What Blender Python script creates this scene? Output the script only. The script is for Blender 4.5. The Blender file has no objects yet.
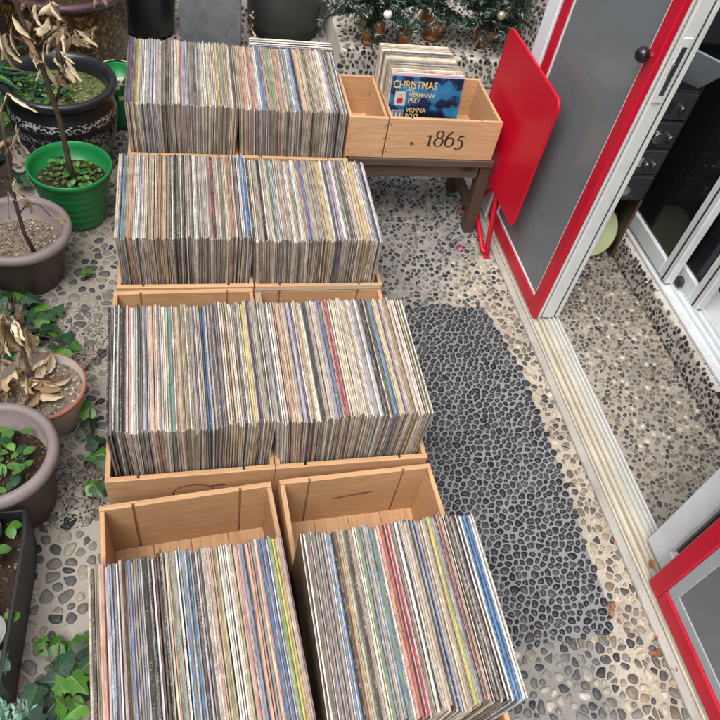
import bpy, bmesh, math, random
import numpy as np
from mathutils import Vector, Matrix
rnd = random.Random(11)
PI = math.pi
sc = bpy.context.scene
C = sc.collection

# ------------------------------------------------------------------ basics
def lin(c):
    return c / 12.92 if c <= .04045 else ((c + .055) / 1.055) ** 2.4
def rgb(r, g, b):
    return (lin(r / 255), lin(g / 255), lin(b / 255))
def tag(o, label=None, cat=None, group=None, kind=None):
    if label: o['label'] = label
    if cat: o['category'] = cat
    if group: o['group'] = group
    if kind: o['kind'] = kind
    return o
def thing(name, label, cat, loc=(0, 0, 0), rz=0, group=None):
    o = bpy.data.objects.new(name, None); C.objects.link(o)
    o.empty_display_size = .05
    o.location = loc; o.rotation_euler = (0, 0, rz)
    return tag(o, label, cat, group)

class MB:
    """mesh builder: vertices, faces, one colour (rgba) per face, material index per face"""
    def __init__(s): s.v = []; s.f = []; s.c = []; s.m = []
    def add(s, vs, fs, col=(1, 1, 1, 0), mi=0):
        b = len(s.v); s.v.extend([tuple(p) for p in vs])
        many = isinstance(col, list)
        for i, f in enumerate(fs):
            s.f.append([b + k for k in f]); s.c.append(col[i] if many else col); s.m.append(mi)
    def box(s, x0, x1, y0, y1, z0, z1, col=(1, 1, 1, 0), mi=0):
        s.add([(x0, y0, z0), (x1, y0, z0), (x1, y1, z0), (x0, y1, z0), (x0, y0, z1), (x1, y0, z1), (x1, y1, z1), (x0, y1, z1)],
              [(3, 2, 1, 0), (4, 5, 6, 7), (0, 1, 5, 4), (1, 2, 6, 5), (2, 3, 7, 6), (3, 0, 4, 7)], col, mi)
    def prism(s, poly, z0, z1, col=(1, 1, 1, 0), mi=0):
        n = len(poly)
        s.add([(p[0], p[1], z0) for p in poly] + [(p[0], p[1], z1) for p in poly],
              [tuple(range(n))[::-1], tuple(range(n, 2 * n))] + [(i, (i + 1) % n, n + (i + 1) % n, n + i) for i in range(n)], col, mi)
    def lathe(s, prof, n=48, col=(1, 1, 1, 0), mi=0, wob=0, c=(0, 0, 0)):
        vs = []; fs = []; m = len(prof)
        for i in range(n):
            a = 2 * PI * i / n; w = 1 + wob * math.sin(3 * a + .7)
            for r, z in prof: vs.append((c[0] + r * w * math.cos(a), c[1] + r * w * math.sin(a), c[2] + z))
        for i in range(n):
            j = (i + 1) % n
            for k in range(m - 1): fs.append((i * m + k, j * m + k, j * m + k + 1, i * m + k + 1))
        s.add(vs, fs, col, mi)
    def tube(s, pts, rad, n=7, col=(1, 1, 1, 0), mi=0):
        pts = [Vector(p) for p in pts]
        if not isinstance(rad, (list, tuple)): rad = [rad] * len(pts)
        vs = []; fs = []; up = Vector((.31, .2, .93)).normalized()
        for i, p in enumerate(pts):
            d = (pts[min(i + 1, len(pts) - 1)] - pts[max(i - 1, 0)]).normalized()
            a = d.cross(up)
            if a.length < 1e-3: a = d.cross(Vector((1, 0, 0)))
            a.normalize(); b = d.cross(a).normalized()
            for k in range(n):
                t = 2 * PI * k / n; vs.append(p + (a * math.cos(t) + b * math.sin(t)) * rad[i])
        for i in range(len(pts) - 1):
            for k in range(n):
                fs.append((i * n + k, i * n + (k + 1) % n, (i + 1) * n + (k + 1) % n, (i + 1) * n + k))
        fs.append(tuple(range(n))[::-1]); fs.append(tuple(range((len(pts) - 1) * n, len(pts) * n)))
        s.add(vs, fs, col, mi)
    def build(s, name, mat, parent=None, smooth=False, bevel=0, seg=1):
        me = bpy.data.meshes.new(name)
        me.from_pydata(s.v, [], s.f)
        for m in (mat if isinstance(mat, list) else [mat]): me.materials.append(m)
        if len(set(s.m)) > 1: me.polygons.foreach_set('material_index', s.m)
        at = me.color_attributes.new('col', 'FLOAT_COLOR', 'CORNER')
        arr = []
        for f, c in zip(s.f, s.c):
            if len(c) == 3: c = (*c, 0)
            arr.extend(list(c) * len(f))
        at.data.foreach_set('color', arr)
        if smooth: me.polygons.foreach_set('use_smooth', [True] * len(s.f))
        me.update()
        o = bpy.data.objects.new(name, me); C.objects.link(o)
        if parent: o.parent = parent
        if bevel:
            b = o.modifiers.new('bev', 'BEVEL'); b.width = bevel; b.segments = seg; b.limit_method = 'ANGLE'; b.angle_limit = .6
        return o

# ------------------------------------------------------------------ materials
def nm(name):
    m = bpy.data.materials.new(name); m.use_nodes = True
    nt = m.node_tree; return m, nt.nodes, nt.links, nt.nodes['Principled BSDF']
def noise(N, L, vec, scale, detail=4, rough=.55):
    t = N.new('ShaderNodeTexNoise'); t.inputs['Scale'].default_value = scale
    t.inputs['Detail'].default_value = detail; t.inputs['Roughness'].default_value = rough
    if vec is not None: L.new(vec, t.inputs['Vector'])
    return t.outputs['Fac']
def ramp(N, L, fac, stops):
    r = N.new('ShaderNodeValToRGB'); e = r.color_ramp.elements
    while len(e) < len(stops): e.new(.5)
    for x, (p, c) in zip(e, stops):
        x.position = p; x.color = (*c, 1) if len(c) == 3 else c
    L.new(fac, r.inputs['Fac']); return r.outputs['Color']
def mix(N, L, fac, a, b, mode='MIX'):
    m = N.new('ShaderNodeMix'); m.data_type = 'RGBA'; m.blend_type = mode
    for k, v in ((0, fac), (6, a), (7, b)):
        if hasattr(v, 'links'): L.new(v, m.inputs[k])
        elif isinstance(v, (int, float)): m.inputs[k].default_value = v
        else: m.inputs[k].default_value = (*v, 1) if len(v) == 3 else v
    return m.outputs[2]
def math_(N, L, op, a, b=0.0, clamp=False):
    m = N.new('ShaderNodeMath'); m.operation = op; m.use_clamp = clamp
    for k, v in ((0, a), (1, b)):
        if hasattr(v, 'links'): L.new(v, m.inputs[k])
        else: m.inputs[k].default_value = v
    return m.outputs[0]
def coords(N, L, scale=(1, 1, 1), kind='Object', rand=True):
    tc = N.new('ShaderNodeTexCoord'); mp = N.new('ShaderNodeMapping')
    mp.inputs['Scale'].default_value = scale
    L.new(tc.outputs[kind], mp.inputs['Vector'])
    if rand:
        oi = N.new('ShaderNodeObjectInfo')
        r = math_(N, L, 'MULTIPLY', oi.outputs['Random'], 37.0)
        cb = N.new('ShaderNodeCombineXYZ')
        for k in range(3): L.new(r, cb.inputs[k])
        L.new(cb.outputs[0], mp.inputs['Location'])
    return mp.outputs['Vector']
def bump(N, L, b, h, strength, dist):
    n = N.new('ShaderNodeBump'); n.inputs['Strength'].default_value = strength; n.inputs['Distance'].default_value = dist
    L.new(h, n.inputs['Height']); L.new(n.outputs['Normal'], b.inputs['Normal'])

def plain(name, c, rough=.5, var=.12, scale=8, bmp=.15, bd=.002, metal=0, dirt=None, coat=0):
    m, N, L, b = nm(name)
    v = coords(N, L)
    f = noise(N, L, v, scale, 6, .62)
    lo = tuple(x * (1 - var) for x in c); hi = tuple(min(1, x * (1 + var)) for x in c)
    col = ramp(N, L, f, [(.3, lo), (.7, hi)])
    if dirt:
        g = noise(N, L, v, scale * .6, 8, .7)
        k = ramp(N, L, g, [(.48, (0, 0, 0)), (.72, (1, 1, 1))])
        col = mix(N, L, k, col, dirt)
    L.new(col, b.inputs['Base Color'])
    b.inputs['Roughness'].default_value = rough; b.inputs['Metallic'].default_value = metal
    if coat: b.inputs['Coat Weight'].default_value = coat; b.inputs['Coat Roughness'].default_value = .15
    if bmp: bump(N, L, b, noise(N, L, v, scale * 9, 5, .6), bmp, bd)
    return m

def wood(name, base, dark, axis='x', rough=.55):
    m, N, L, b = nm(name)
    s = {'x': (2.2, 26, 26), 'y': (26, 2.2, 26), 'z': (26, 26, 2.2)}[axis]
    v = coords(N, L, s)
    g = noise(N, L, v, 1.0, 3, .5)
    w = math_(N, L, 'MULTIPLY', g, 11.0); w = math_(N, L, 'FRACT', w)
    s2 = {'x': (6, 260, 260), 'y': (260, 6, 260), 'z': (260, 260, 6)}[axis]
    fine = noise(N, L, coords(N, L, s2), 1.0, 3, .6)
    col = ramp(N, L, w, [(0, tuple(x * .86 for x in base)), (.55, base), (.92, tuple(a * .45 + d * .55 for a, d in zip(base, dark))), (1, tuple(x * .9 for x in base))])
    col = mix(N, L, .42, col, ramp(N, L, fine, [(.3, dark), (.62, base)]))
    blot = noise(N, L, coords(N, L, (3, 3, 3)), 1.6, 4, .6)
    col = mix(N, L, ramp(N, L, blot, [(.42, (0, 0, 0)), (.8, (.55, .55, .55))]), col, tuple(x * .62 for x in base))
    # per board tint
    oi = N.new('ShaderNodeObjectInfo')
    col = mix(N, L, 1.0, col, ramp(N, L, oi.outputs['Random'], [(0, (.84, .82, .79)), (1, (1.06, 1.05, 1.04))]), 'MULTIPLY')
    # knots
    vo = N.new('ShaderNodeTexVoronoi'); vo.inputs['Scale'].default_value = 1
    s3 = {'x': (4, 9, 9), 'y': (9, 4, 9), 'z': (9, 9, 4)}[axis]
    L.new(coords(N, L, s3), vo.inputs['Vector'])
    k = ramp(N, L, vo.outputs['Distance'], [(.05, (1, 1, 1)), (.12, (0, 0, 0))])
    col = mix(N, L, k, col, tuple(x * .5 for x in dark))
    L.new(col, b.inputs['Base Color']); b.inputs['Roughness'].default_value = rough
    bump(N, L, b, fine, .25, .001)
    return m

def attr_mat(name, rough=.6, var=.25, scale=60, spec=.5, bmp=.2, coat=0, trans=0):
    """colour from the face colour attribute, broken up by noise"""
    m, N, L, b = nm(name)
    a = N.new('ShaderNodeAttribute'); a.attribute_name = 'col'
    f = noise(N, L, coords(N, L, rand=False), scale, 5, .6)
    t = ramp(N, L, f, [(.28, (1 - var,) * 3), (.72, (1 + var,) * 3)])
    L.new(mix(N, L, 1.0, a.outputs['Color'], t, 'MULTIPLY'), b.inputs['Base Color'])
    b.inputs['Roughness'].default_value = rough; b.inputs['Specular IOR Level'].default_value = spec
    if bmp: bump(N, L, b, f, bmp, .001)
    if coat: b.inputs['Coat Weight'].default_value = coat
    if trans: b.inputs['Subsurface Weight'].default_value = 0
    return m

M = {}
PINE = (.66, .41, .225); PINED = (.40, .20, .09)
M['pine_x'] = wood('pine_x', PINE, PINED, 'x'); M['pine_y'] = wood('pine_y', PINE, PINED, 'y')
M['greywood_x'] = wood('grey_weathered_x', (.36, .29, .22), (.2, .15, .1), 'x')
M['bench_x'] = wood('bench_x', (.115, .08, .06), (.045, .028, .02), 'x', .5)
M['bench_z'] = wood('bench_z', (.085, .052, .038), (.05, .03, .022), 'z', .5)
M['bench_y'] = wood('bench_y', (.13, .085, .062), (.05, .03, .022), 'y', .5)
M['nail'] = plain('nail_head', (.10, .07, .05), .45, .3, 40, 0, metal=.5)
M['burn'] = plain('burnt_print', (.045, .018, .012), .7, .3)

def record_mat():
    m, N, L, b = nm('record_sleeve_card')
    a = N.new('ShaderNodeAttribute'); a.attribute_name = 'col'
    tc = N.new('ShaderNodeTexCoord')
    oi = N.new('ShaderNodeObjectInfo')
    mp = N.new('ShaderNodeMapping'); mp.inputs['Scale'].default_value = (260, 300, 300)
    L.new(tc.outputs['Object'], mp.inputs['Vector'])
    r = math_(N, L, 'MULTIPLY', oi.outputs['Random'], 91.0)
    cb = N.new('ShaderNodeCombineXYZ')
    for k in range(3): L.new(r, cb.inputs[k])
    L.new(cb.outputs[0], mp.inputs['Location'])
    f = noise(N, L, mp.outputs[0], 1, 2, .6)
    # printed titles: dashes of contrasting ink where the alpha says so
    ink = ramp(N, L, f, [(.47, (0, 0, 0)), (.60, (.66, .66, .66))])
    mpc = N.new('ShaderNodeMapping'); mpc.inputs['Scale'].default_value = (60, 22, 22)
    L.new(tc.outputs['Object'], mpc.inputs['Vector']); L.new(cb.outputs[0], mpc.inputs['Location'])
    run = ramp(N, L, noise(N, L, mpc.outputs[0], 1, 2, .5), [(.42, (.12, .12, .12)), (.54, (1, 1, 1))])
    ink = math_(N, L, 'MULTIPLY', math_(N, L, 'MULTIPLY', ink, a.outputs['Alpha']), run)
    bw = N.new('ShaderNodeRGBToBW'); L.new(a.outputs['Color'], bw.inputs[0])
    inkc = ramp(N, L, bw.outputs[0], [(.14, (.50, .47, .42)), (.24, (.10, .09, .09))])
    col = mix(N, L, ink, a.outputs['Color'], inkc)
    # worn card showing through
    mp2 = N.new('ShaderNodeMapping'); mp2.inputs['Scale'].default_value = (160, 90, 90)
    L.new(tc.outputs['Object'], mp2.inputs['Vector']); L.new(cb.outputs[0], mp2.inputs['Location'])
    w = noise(N, L, mp2.outputs[0], 1, 5, .7)
    wear = ramp(N, L, w, [(.6, (0, 0, 0)), (.70, (.6, .6, .6))])
    col = mix(N, L, wear, col, (.56, .5, .41))
    tone = ramp(N, L, noise(N, L, mp2.outputs[0], .35, 3, .6), [(.3, (.70, .68, .66)), (.7, (1.14, 1.14, 1.14))])
    col = mix(N, L, 1.0, col, tone, 'MULTIPLY')
    L.new(col, b.inputs['Base Color']); b.inputs['Roughness'].default_value = .5
    b.inputs['Specular IOR Level'].default_value = .35
    bump(N, L, b, w, .35, .0008)
    return m
M['record'] = record_mat()

def cement(name, c, d, scale=5, blend=None):
    m, N, L, b = nm(name)
    v = coords(N, L, rand=False)
    def tone(c, d):
        col = ramp(N, L, noise(N, L, v, scale, 8, .65), [(.3, tuple(x * .72 for x in c)), (.5, c), (.72, tuple(x * 1.12 for x in c))])
        k = ramp(N, L, noise(N, L, v, scale * .45, 9, .72), [(.5, (0, 0, 0)), (.7, (.75, .75, .75))])
        return mix(N, L, k, col, d)
    col = tone(c, d)
    if blend:     # second cement poured beside the first, with an uneven seam
        c2, d2, nx, ny, off, wd = blend
        sx = N.new('ShaderNodeSeparateXYZ'); L.new(v, sx.inputs[0])
        t = math_(N, L, 'ADD', math_(N, L, 'MULTIPLY', sx.outputs[0], nx), math_(N, L, 'MULTIPLY', sx.outputs[1], ny))
        t = math_(N, L, 'ADD', t, math_(N, L, 'MULTIPLY', noise(N, L, v, 14, 6, .65), wd * 1.6))
        t = math_(N, L, 'DIVIDE', math_(N, L, 'SUBTRACT', t, off + wd * .8), wd, False)
        t = math_(N, L, 'ADD', t, .5, True)
        col = mix(N, L, t, col, tone(c2, d2))
    sp = ramp(N, L, noise(N, L, v, 420, 2, .5), [(.35, (.82, .82, .82)), (.65, (1.12, 1.12, 1.12))])
    col = mix(N, L, 1.0, col, sp, 'MULTIPLY')
    L.new(col, b.inputs['Base Color']); b.inputs['Roughness'].default_value = .85
    bump(N, L, b, noise(N, L, v, 180, 6, .65), .5, .002)
    return m
BEI = ((.43, .385, .315), (.29, .25, .205)); GRY = ((.22, .215, .20), (.145, .14, .135)); FAR = ((.28, .27, .25), (.17, .165, .155))
M['cem_far'] = cement('cement_far', *FAR, 5, (*BEI, .9, -.7, -.33, .16))
M['cem_left'] = cement('cement_pale', (.36, .335, .29), (.24, .215, .18))
M['cem_mat'] = cement('cement_dark', (.225, .225, .23), (.125, .125, .13), 4)
M['cem_beige'] = cement('cement_beige', *BEI)
M['cem_grey'] = cement('cement_grey', (.29, .28, .26), (.17, .165, .16))
M['cem_front'] = cement('cement_front', *GRY, 5, (*BEI, 1.0, -.12, .775, .09))
M['cem_porch'] = cement('cement_porch', (.34, .31, .265), (.2, .18, .155))
M['cem_white'] = cement('cement_white', (.58, .54, .48), (.42, .38, .33))
M['pebble'] = attr_mat('river_pebble', .5, .3, 80, .4, .2)
M['pebble_dark'] = attr_mat('black_pebble', .44, .38, 70, .45, .2)
M['soil'] = cement('soil', (.045, .033, .024), (.02, .015, .011), 20)
M['red'] = plain('red_paint', (.56, .002, .022), .36, .1, 3, .12, .001, dirt=(.47, .004, .024))
M['red_worn'] = plain('red_paint_worn', (.56, .003, .028), .42, .1, 5, .2, .001, dirt=(.5, .02, .04))
def chipped():
    m, N, L, b = nm('red_paint_chipped'); v = coords(N, L)
    c = ramp(N, L, noise(N, L, v, 4, 6, .65), [(.3, (.44, .003, .022)), (.7, (.58, .004, .03))])
    k = ramp(N, L, noise(N, L, v, 55, 6, .7), [(.70, (0, 0, 0)), (.73, (1, 1, 1))])
    sx = coords(N, L, (90, 90, 5)); k2 = ramp(N, L, noise(N, L, sx, 1.4, 3, .6), [(.70, (0, 0, 0)), (.76, (.6, .6, .6))])
    c = mix(N, L, k2, c, (.62, .10, .12)); c = mix(N, L, k, c, (.55, .45, .42))
    L.new(c, b.inputs['Base Color']); L.new(ramp(N, L, noise(N, L, v, 9, 6, .7), [(.3, (.28,) * 3), (.7, (.55,) * 3)]), b.inputs['Roughness'])
    bump(N, L, b, noise(N, L, v, 40, 5, .6), .15, .001)
    return m
M['red_worn'] = chipped()
M['white_frame'] = plain('white_painted_frame', (.72, .76, .79), .45, .07, 6, .2, .001, dirt=(.58, .60, .60))
M['alu'] = plain('aluminium_profile', (.60, .62, .61), .4, .06, 5, .1, .001, dirt=(.44, .44, .41))
M['cream_track'] = plain('aged_track', (.50, .46, .375), .6, .16, 9, .3, .001, dirt=(.34, .285, .20))
M['bead'] = plain('white_bead', (.66, .66, .64), .5, .08, 20)
M['rubber'] = plain('black_seal', (.02, .02, .022), .6, .2)
M['glass_reflection'] = plain('reflection_grey_pane', (.15, .168, .18), .22, .09, 2.2, 0, dirt=(.175, .19, .20))
def pane():  # solid grey stands in for sky and wall reflected in the glass
    m, N, L, b = nm('reflection_grey_pane'); v = coords(N, L); v2 = coords(N, L, (5, 3.2, 1.6))
    c = ramp(N, L, noise(N, L, v, 2.5, 7, .65), [(.3, (.135, .152, .163)), (.7, (.17, .188, .198))])
    sm = ramp(N, L, noise(N, L, v2, 1.0, 6, .7), [(.5, (0, 0, 0)), (.8, (.4, .4, .4))])
    c = mix(N, L, sm, c, (.20, .215, .222)); L.new(c, b.inputs['Base Color'])
    L.new(ramp(N, L, noise(N, L, v2, 1.6, 6, .7), [(.3, (.10,) * 3), (.7, (.34,) * 3)]), b.inputs['Roughness'])
    return m
M['glass_reflection'] = pane()
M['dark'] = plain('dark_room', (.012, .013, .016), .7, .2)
M['dark_floor'] = plain('dark_brown_floor', (.06, .042, .03), .4, .3, 6)
M['black_gloss'] = plain('black_gloss', (.012, .012, .014), .12, .2)
M['gear'] = plain('black_hifi_metal', (.022, .023, .026), .35, .2)
M['gear_face'] = plain('dark_grey_fascia', (.04, .042, .047), .3, .2)
M['display'] = plain('pale_display', (.32, .34, .26), .3, .1)
M['knob_metal'] = plain('steel_knob', (.5, .5, .52), .25, .1, metal=1)
M['plate'] = plain('pale_green_glaze', (.50, .53, .30), .3, .12, 7)
M['grey_wall'] = plain('grey_render', (.22, .22, .21), .8, .25, 3, .4, .004)
M['slate'] = plain('grey_slate', (.12, .13, .14), .55, .3, 14, .35, .002, dirt=(.19, .2, .21))
M['barrel'] = plain('dark_green_grey_glaze', (.045, .055, .048), .45, .25, 6, .3)
M['black_pot'] = plain('black_clay', (.013, .012, .014), .4, .25)
M['copper'] = plain('hammered_copper', (.42, .20, .08), .28, .3, 22, .6, .004, metal=.85)
M['brass'] = plain('brass', (.6, .42, .14), .25, .15, metal=1)
M['green_plastic'] = plain('green_plastic', (.012, .22, .055), .38, .07, 5, .08)
M['brown_plastic'] = plain('brown_plastic', (.062, .044, .04), .5, .15, 8, .25)
M['mauve_rim'] = plain('mauve_rim', (.235, .19, .185), .5, .12, 10, .25, dirt=(.3, .26, .25))
M['planter'] = plain('black_planter', (.016, .016, .018), .5, .2, 10, .2)
M['pale_pot'] = plain('pale_clay', (.42, .37, .32), .7, .15, 12, .3, dirt=(.33, .27, .22))
M['terracotta'] = plain('terracotta_rim', (.40, .13, .09), .6, .18, 14, .3)
M['bark'] = plain('dark_stem', (.085, .055, .045), .75, .3, 40, .6)
M['leaf'] = attr_mat('green_leaf', .42, .18, 45, .45, .25)
M['dead_leaf'] = attr_mat('dry_leaf', .75, .16, 60, .3, .35)
M['needle'] = attr_mat('needles', .6, .2, 30, .3, 0)
M['crumb'] = attr_mat('crumbs', .85, .3, 200, .3, 0)
M['pearl'] = plain('white_bauble', (.75, .75, .73), .18, .05)
M['gold'] = plain('gold_bauble', (.62, .55, .36), .22, .08, metal=.6)

# mottled brown jar, black pot with white scribbles, floral pot
def mottled():
    m, N, L, b = nm('mottled_brown_glaze'); v = coords(N, L)
    k = noise(N, L, v, 75, 4, .6)
    z = N.new('ShaderNodeSeparateXYZ'); L.new(v, z.inputs[0])
    big = noise(N, L, v, 7, 3, .5)
    f = math_(N, L, 'MULTIPLY', ramp(N, L, k, [(.5, (0, 0, 0)), (.62, (1, 1, 1))]), ramp(N, L, big, [(.3, (.15,) * 3), (.6, (1,) * 3)]))
    L.new(mix(N, L, f, (.035, .018, .01), (.26, .15, .035)), b.inputs['Base Color']); b.inputs['Roughness'].default_value = .2
    return m
M['mottled'] = mottled()
def floral():
    m, N, L, b = nm('green_floral_glaze'); v = coords(N, L)
    k = noise(N, L, v, 38, 2, .5)
    L.new(ramp(N, L, k, [(.48, (.02, .13, .06)), (.53, (.6, .6, .45)), (.66, (.62, .58, .46)), (.7, (.35, .2, .12))]), b.inputs['Base Color'])
    b.inputs['Roughness'].default_value = .2
    return m
M['floral'] = floral()
def scribbled():
    m, N, L, b = nm('black_glaze_white_scribbles'); v = coords(N, L, rand=False)
    sx = N.new('ShaderNodeSeparateXYZ'); L.new(v, sx.inputs[0])
    n1 = noise(N, L, v, 34, 3, .6); n2 = noise(N, L, v, 60, 2, .6)
    line = math_(N, L, 'ABSOLUTE', math_(N, L, 'SUBTRACT', n1, .5))
    line = ramp(N, L, line, [(.018, (1,) * 3), (.032, (0,) * 3)])
    line2 = math_(N, L, 'ABSOLUTE', math_(N, L, 'SUBTRACT', n2, .5))
    line2 = ramp(N, L, line2, [(.03, (1,) * 3), (.05, (0,) * 3)])
    z = sx.outputs['Z']
    band = ramp(N, L, z, [(0, (0,) * 3), (.218, (0,) * 3), (.222, (1,) * 3), (.246, (1,) * 3), (.25, (0,) * 3)])
    low = ramp(N, L, z, [(.02, (0,) * 3), (.04, (1,) * 3), (.18, (1,) * 3), (.2, (0,) * 3)])
    a = math_(N, L, 'MULTIPLY', line2, band); c = math_(N, L, 'MULTIPLY', line, low)
    f = math_(N, L, 'MAXIMUM', a, math_(N, L, 'MULTIPLY', c, .75))
    L.new(mix(N, L, f, (.012, .012, .014), (.45, .44, .42)), b.inputs['Base Color']); b.inputs['Roughness'].default_value = .32
    return m
M['scribble'] = scribbled()

# ------------------------------------------------------------------ pebbles set in cement
def clip(poly, px, py, nx, ny):
    out = []; n = len(poly)
    for i in range(n):
        a = poly[i]; b = poly[(i + 1) % n]
        da = (a[0] - px) * nx + (a[1] - py) * ny; db = (b[0] - px) * nx + (b[1] - py) * ny
        if da <= 0: out.append(a)
        if (da < 0 < db) or (db < 0 < da):
            t = da / (da - db); out.append((a[0] + t * (b[0] - a[0]), a[1] + t * (b[1] - a[1])))
    return out
def pebbles(name, label, bbox, inside, sp, gap, rmax, cols, h, mat, xf=None, keep=1.0, elong=(.75, 1.25), seed=1, jit=.42, lean=None):
    R = random.Random(seed)
    u0, u1, v0, v1 = bbox
    pts = []; row = 0; v = v0
    while v < v1:
        u = u0 + (sp * .5 if row % 2 else 0)
        while u < u1:
            pts.append((u + R.uniform(-jit, jit) * sp, v + R.uniform(-jit, jit) * sp)); u += sp
        v += sp * .866; row += 1
    wt = [R.choice([.62, .8, .95, 1.0, 1.1, 1.3]) for _ in pts]
    grid = {}
    for i, p in enumerate(pts): grid.setdefault((int(p[0] // (2 * sp)), int(p[1] // (2 * sp))), []).append(i)
    xf = xf or (lambda u, v, d: (u, v, d))
    mb = MB()
    for i, p in enumerate(pts):
        if not inside(*p): continue
        if R.random() > keep: continue
        gx, gy = int(p[0] // (2 * sp)), int(p[1] // (2 * sp))
        a0 = R.uniform(0, PI) if lean is None else lean + R.gauss(0, .35)
        ws_ = wt[i] ** .8; ra = rmax * ws_ * R.uniform(.9, elong[1]); rb = rmax * ws_ * R.uniform(elong[0], 1.05)
        ca, sa = math.cos(a0), math.sin(a0); poly = []
        for k in range(9):
            t = 2 * PI * k / 9; q = 1 + R.uniform(-.09, .09)
            x, y = ra * math.cos(t) * q, rb * math.sin(t) * q
            poly.append((p[0] + x * ca - y * sa, p[1] + x * sa + y * ca))
        for dx in (-1, 0, 1):
            for dy in (-1, 0, 1):
                for j in grid.get((gx + dx, gy + dy), ()):
                    if j == i: continue
                    q = pts[j]; nx, ny = q[0] - p[0], q[1] - p[1]; d = math.hypot(nx, ny)
                    if d > 2.4 * rmax or d < 1e-6: continue
                    nx /= d; ny /= d; e = max(.12 * d, d * wt[i] / (wt[i] + wt[j]) - gap / 2)
                    poly = clip(poly, p[0] + nx * e, p[1] + ny * e, nx, ny)
                    if len(poly) < 3: break
                if len(poly) < 3: break
            if len(poly) < 3: break
        if len(poly) < 4: continue
        ar = abs(sum(poly[k][0] * poly[(k + 1) % len(poly)][1] - poly[(k + 1) % len(poly)][0] * poly[k][1] for k in range(len(poly)))) / 2
        if ar < .05 * sp * sp: continue
        for _ in range(2 if len(poly) < 7 else 1):
            ch = []
            for k in range(len(poly)):
                a = poly[k]; b = poly[(k + 1) % len(poly)]
                ch.append((a[0] * .74 + b[0] * .26, a[1] * .74 + b[1] * .26)); ch.append((a[0] * .26 + b[0] * .74, a[1] * .26 + b[1] * .74))
            poly = ch
        n = len(poly)
        cx = sum(q[0] for q in poly) / n; cy = sum(q[1] for q in poly) / n
        hh = h * R.uniform(.6, 1.25); tx, ty = R.uniform(-.12, .12), R.uniform(-.12, .12)
        vs = []
        for sca, z in ((1.0, -.001), (.93, .5), (.72, .86), (.38, 1.0)):
            for q in poly:
                x, y = (q[0] - cx) * sca, (q[1] - cy) * sca
                vs.append(xf(cx + x, cy + y, (z * hh if z > 0 else z) + (tx * x + ty * y if z > 0 else 0)))
        fs = []
        for r in range(3):
            for k in range(n): fs.append((r * n + k, r * n + (k + 1) % n, (r + 1) * n + (k + 1) % n, (r + 1) * n + k))
        fs.append(tuple(range(3 * n, 4 * n)))
        c = R.choice(cols); q = R.uniform(.75, 1.25)
        mb.add(vs, fs, (c[0] * q, c[1] * q, c[2] * q, 0))
    o = mb.build(name, mat, None, True)
    return tag(o, label, 'pebbles', None, 'stuff')

def sheet(name, pts, z, mat, th=0):
    mb = MB(); n = len(pts)
    mb.add([(p[0], p[1], z) for p in pts], [tuple(range(n))])
    return tag(mb.build(name, mat), kind='structure')

GREY = [rgb(98, 97, 94), rgb(113, 110, 105), rgb(127, 123, 116), rgb(88, 89, 89), rgb(74, 75, 77), rgb(140, 134, 122), rgb(120, 112, 101)]
DARK = [rgb(42, 44, 50), rgb(50, 52, 58), rgb(36, 37, 43), rgb(58, 60, 66), rgb(46, 47, 51), rgb(70, 72, 78)]
TAN = [rgb(150, 135, 115), rgb(128, 116, 102), rgb(108, 98, 88), rgb(170, 156, 136), rgb(84, 80, 78), rgb(96, 90, 84), rgb(140, 120, 100), rgb(180, 170, 152), rgb(66, 64, 66)]
BW = [rgb(40, 40, 44), rgb(58, 57, 58), rgb(85, 82, 78), rgb(48, 48, 52), rgb(110, 104, 96)]
MIXED = [rgb(76, 72, 70), rgb(112, 104, 94), rgb(146, 136, 122), rgb(186, 178, 164), rgb(62, 60, 62), rgb(128, 116, 102), rgb(98, 91, 84), rgb(120, 110, 98), rgb(80, 76, 72)]

# ground: one sheet, then bands 4 mm higher each
sheet('ground', [(-6, -4), (7, -4), (7, 9), (-6, 9)], -.004, M['cem_grey'])
sheet('pebble_path', [(-.62, -1), (.14, -1), (.14, 3.4), (-.62, 3.4)], 0, M['cem_left'])
wob = lambda y: .012 * math.sin(7 * y) + .008 * math.sin(17 * y + 1)
matpoly = [(.3, .40), (.5, .395), (.7, .40), (.856, .405)] + [(.868 + .02 * math.sin((y - .4) * 3.1) + wob(y) * .4 - .05 * max(0, y - 1.1) * 1.2, y) for y in (.5, .6, .7, .8, .9, 1.0, 1.1, 1.2, 1.3, 1.39)] + [(.7, 1.405), (.5, 1.4), (.3, 1.4)]
sheet('dark_pebble_floor', matpoly, .0035, M['cem_mat'])
def in_poly(poly):
    def f(x, y):
        c = False; n = len(poly)
        for i in range(n):
            a, b = poly[i], poly[(i + 1) % n]
            if (a[1] > y) != (b[1] > y) and x < (b[0] - a[0]) * (y - a[1]) / (b[1] - a[1]) + a[0]: c = not c
        return c
    return f
inmat = in_poly(matpoly); xb = lambda v: .845 + .012 * math.sin(v * 23) + .008 * math.sin(v * 61)
sheet('beige_pebble_path', [(.78, .4), (.968, .4), (.968, 1.40), (.72, 1.40), (.74, 1.2), (.78, .9)], .001, M['cem_beige'])
sheet('front_pebble_path', [(.14, -1), (.968, -1), (.968, .402), (.14, .402)], .0012, M['cem_front'])
sheet('back_pebble_path', [(.14, 1.398), (.968, 1.398), (.968, 2.80), (.14, 2.80)], .0002, M['cem_far'])
sheet('porch_floor', [(1.06, -.6), (1.40, -.6), (1.40, 1.9), (1.06, 1.9)], .002, M['cem_porch'])
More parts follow.
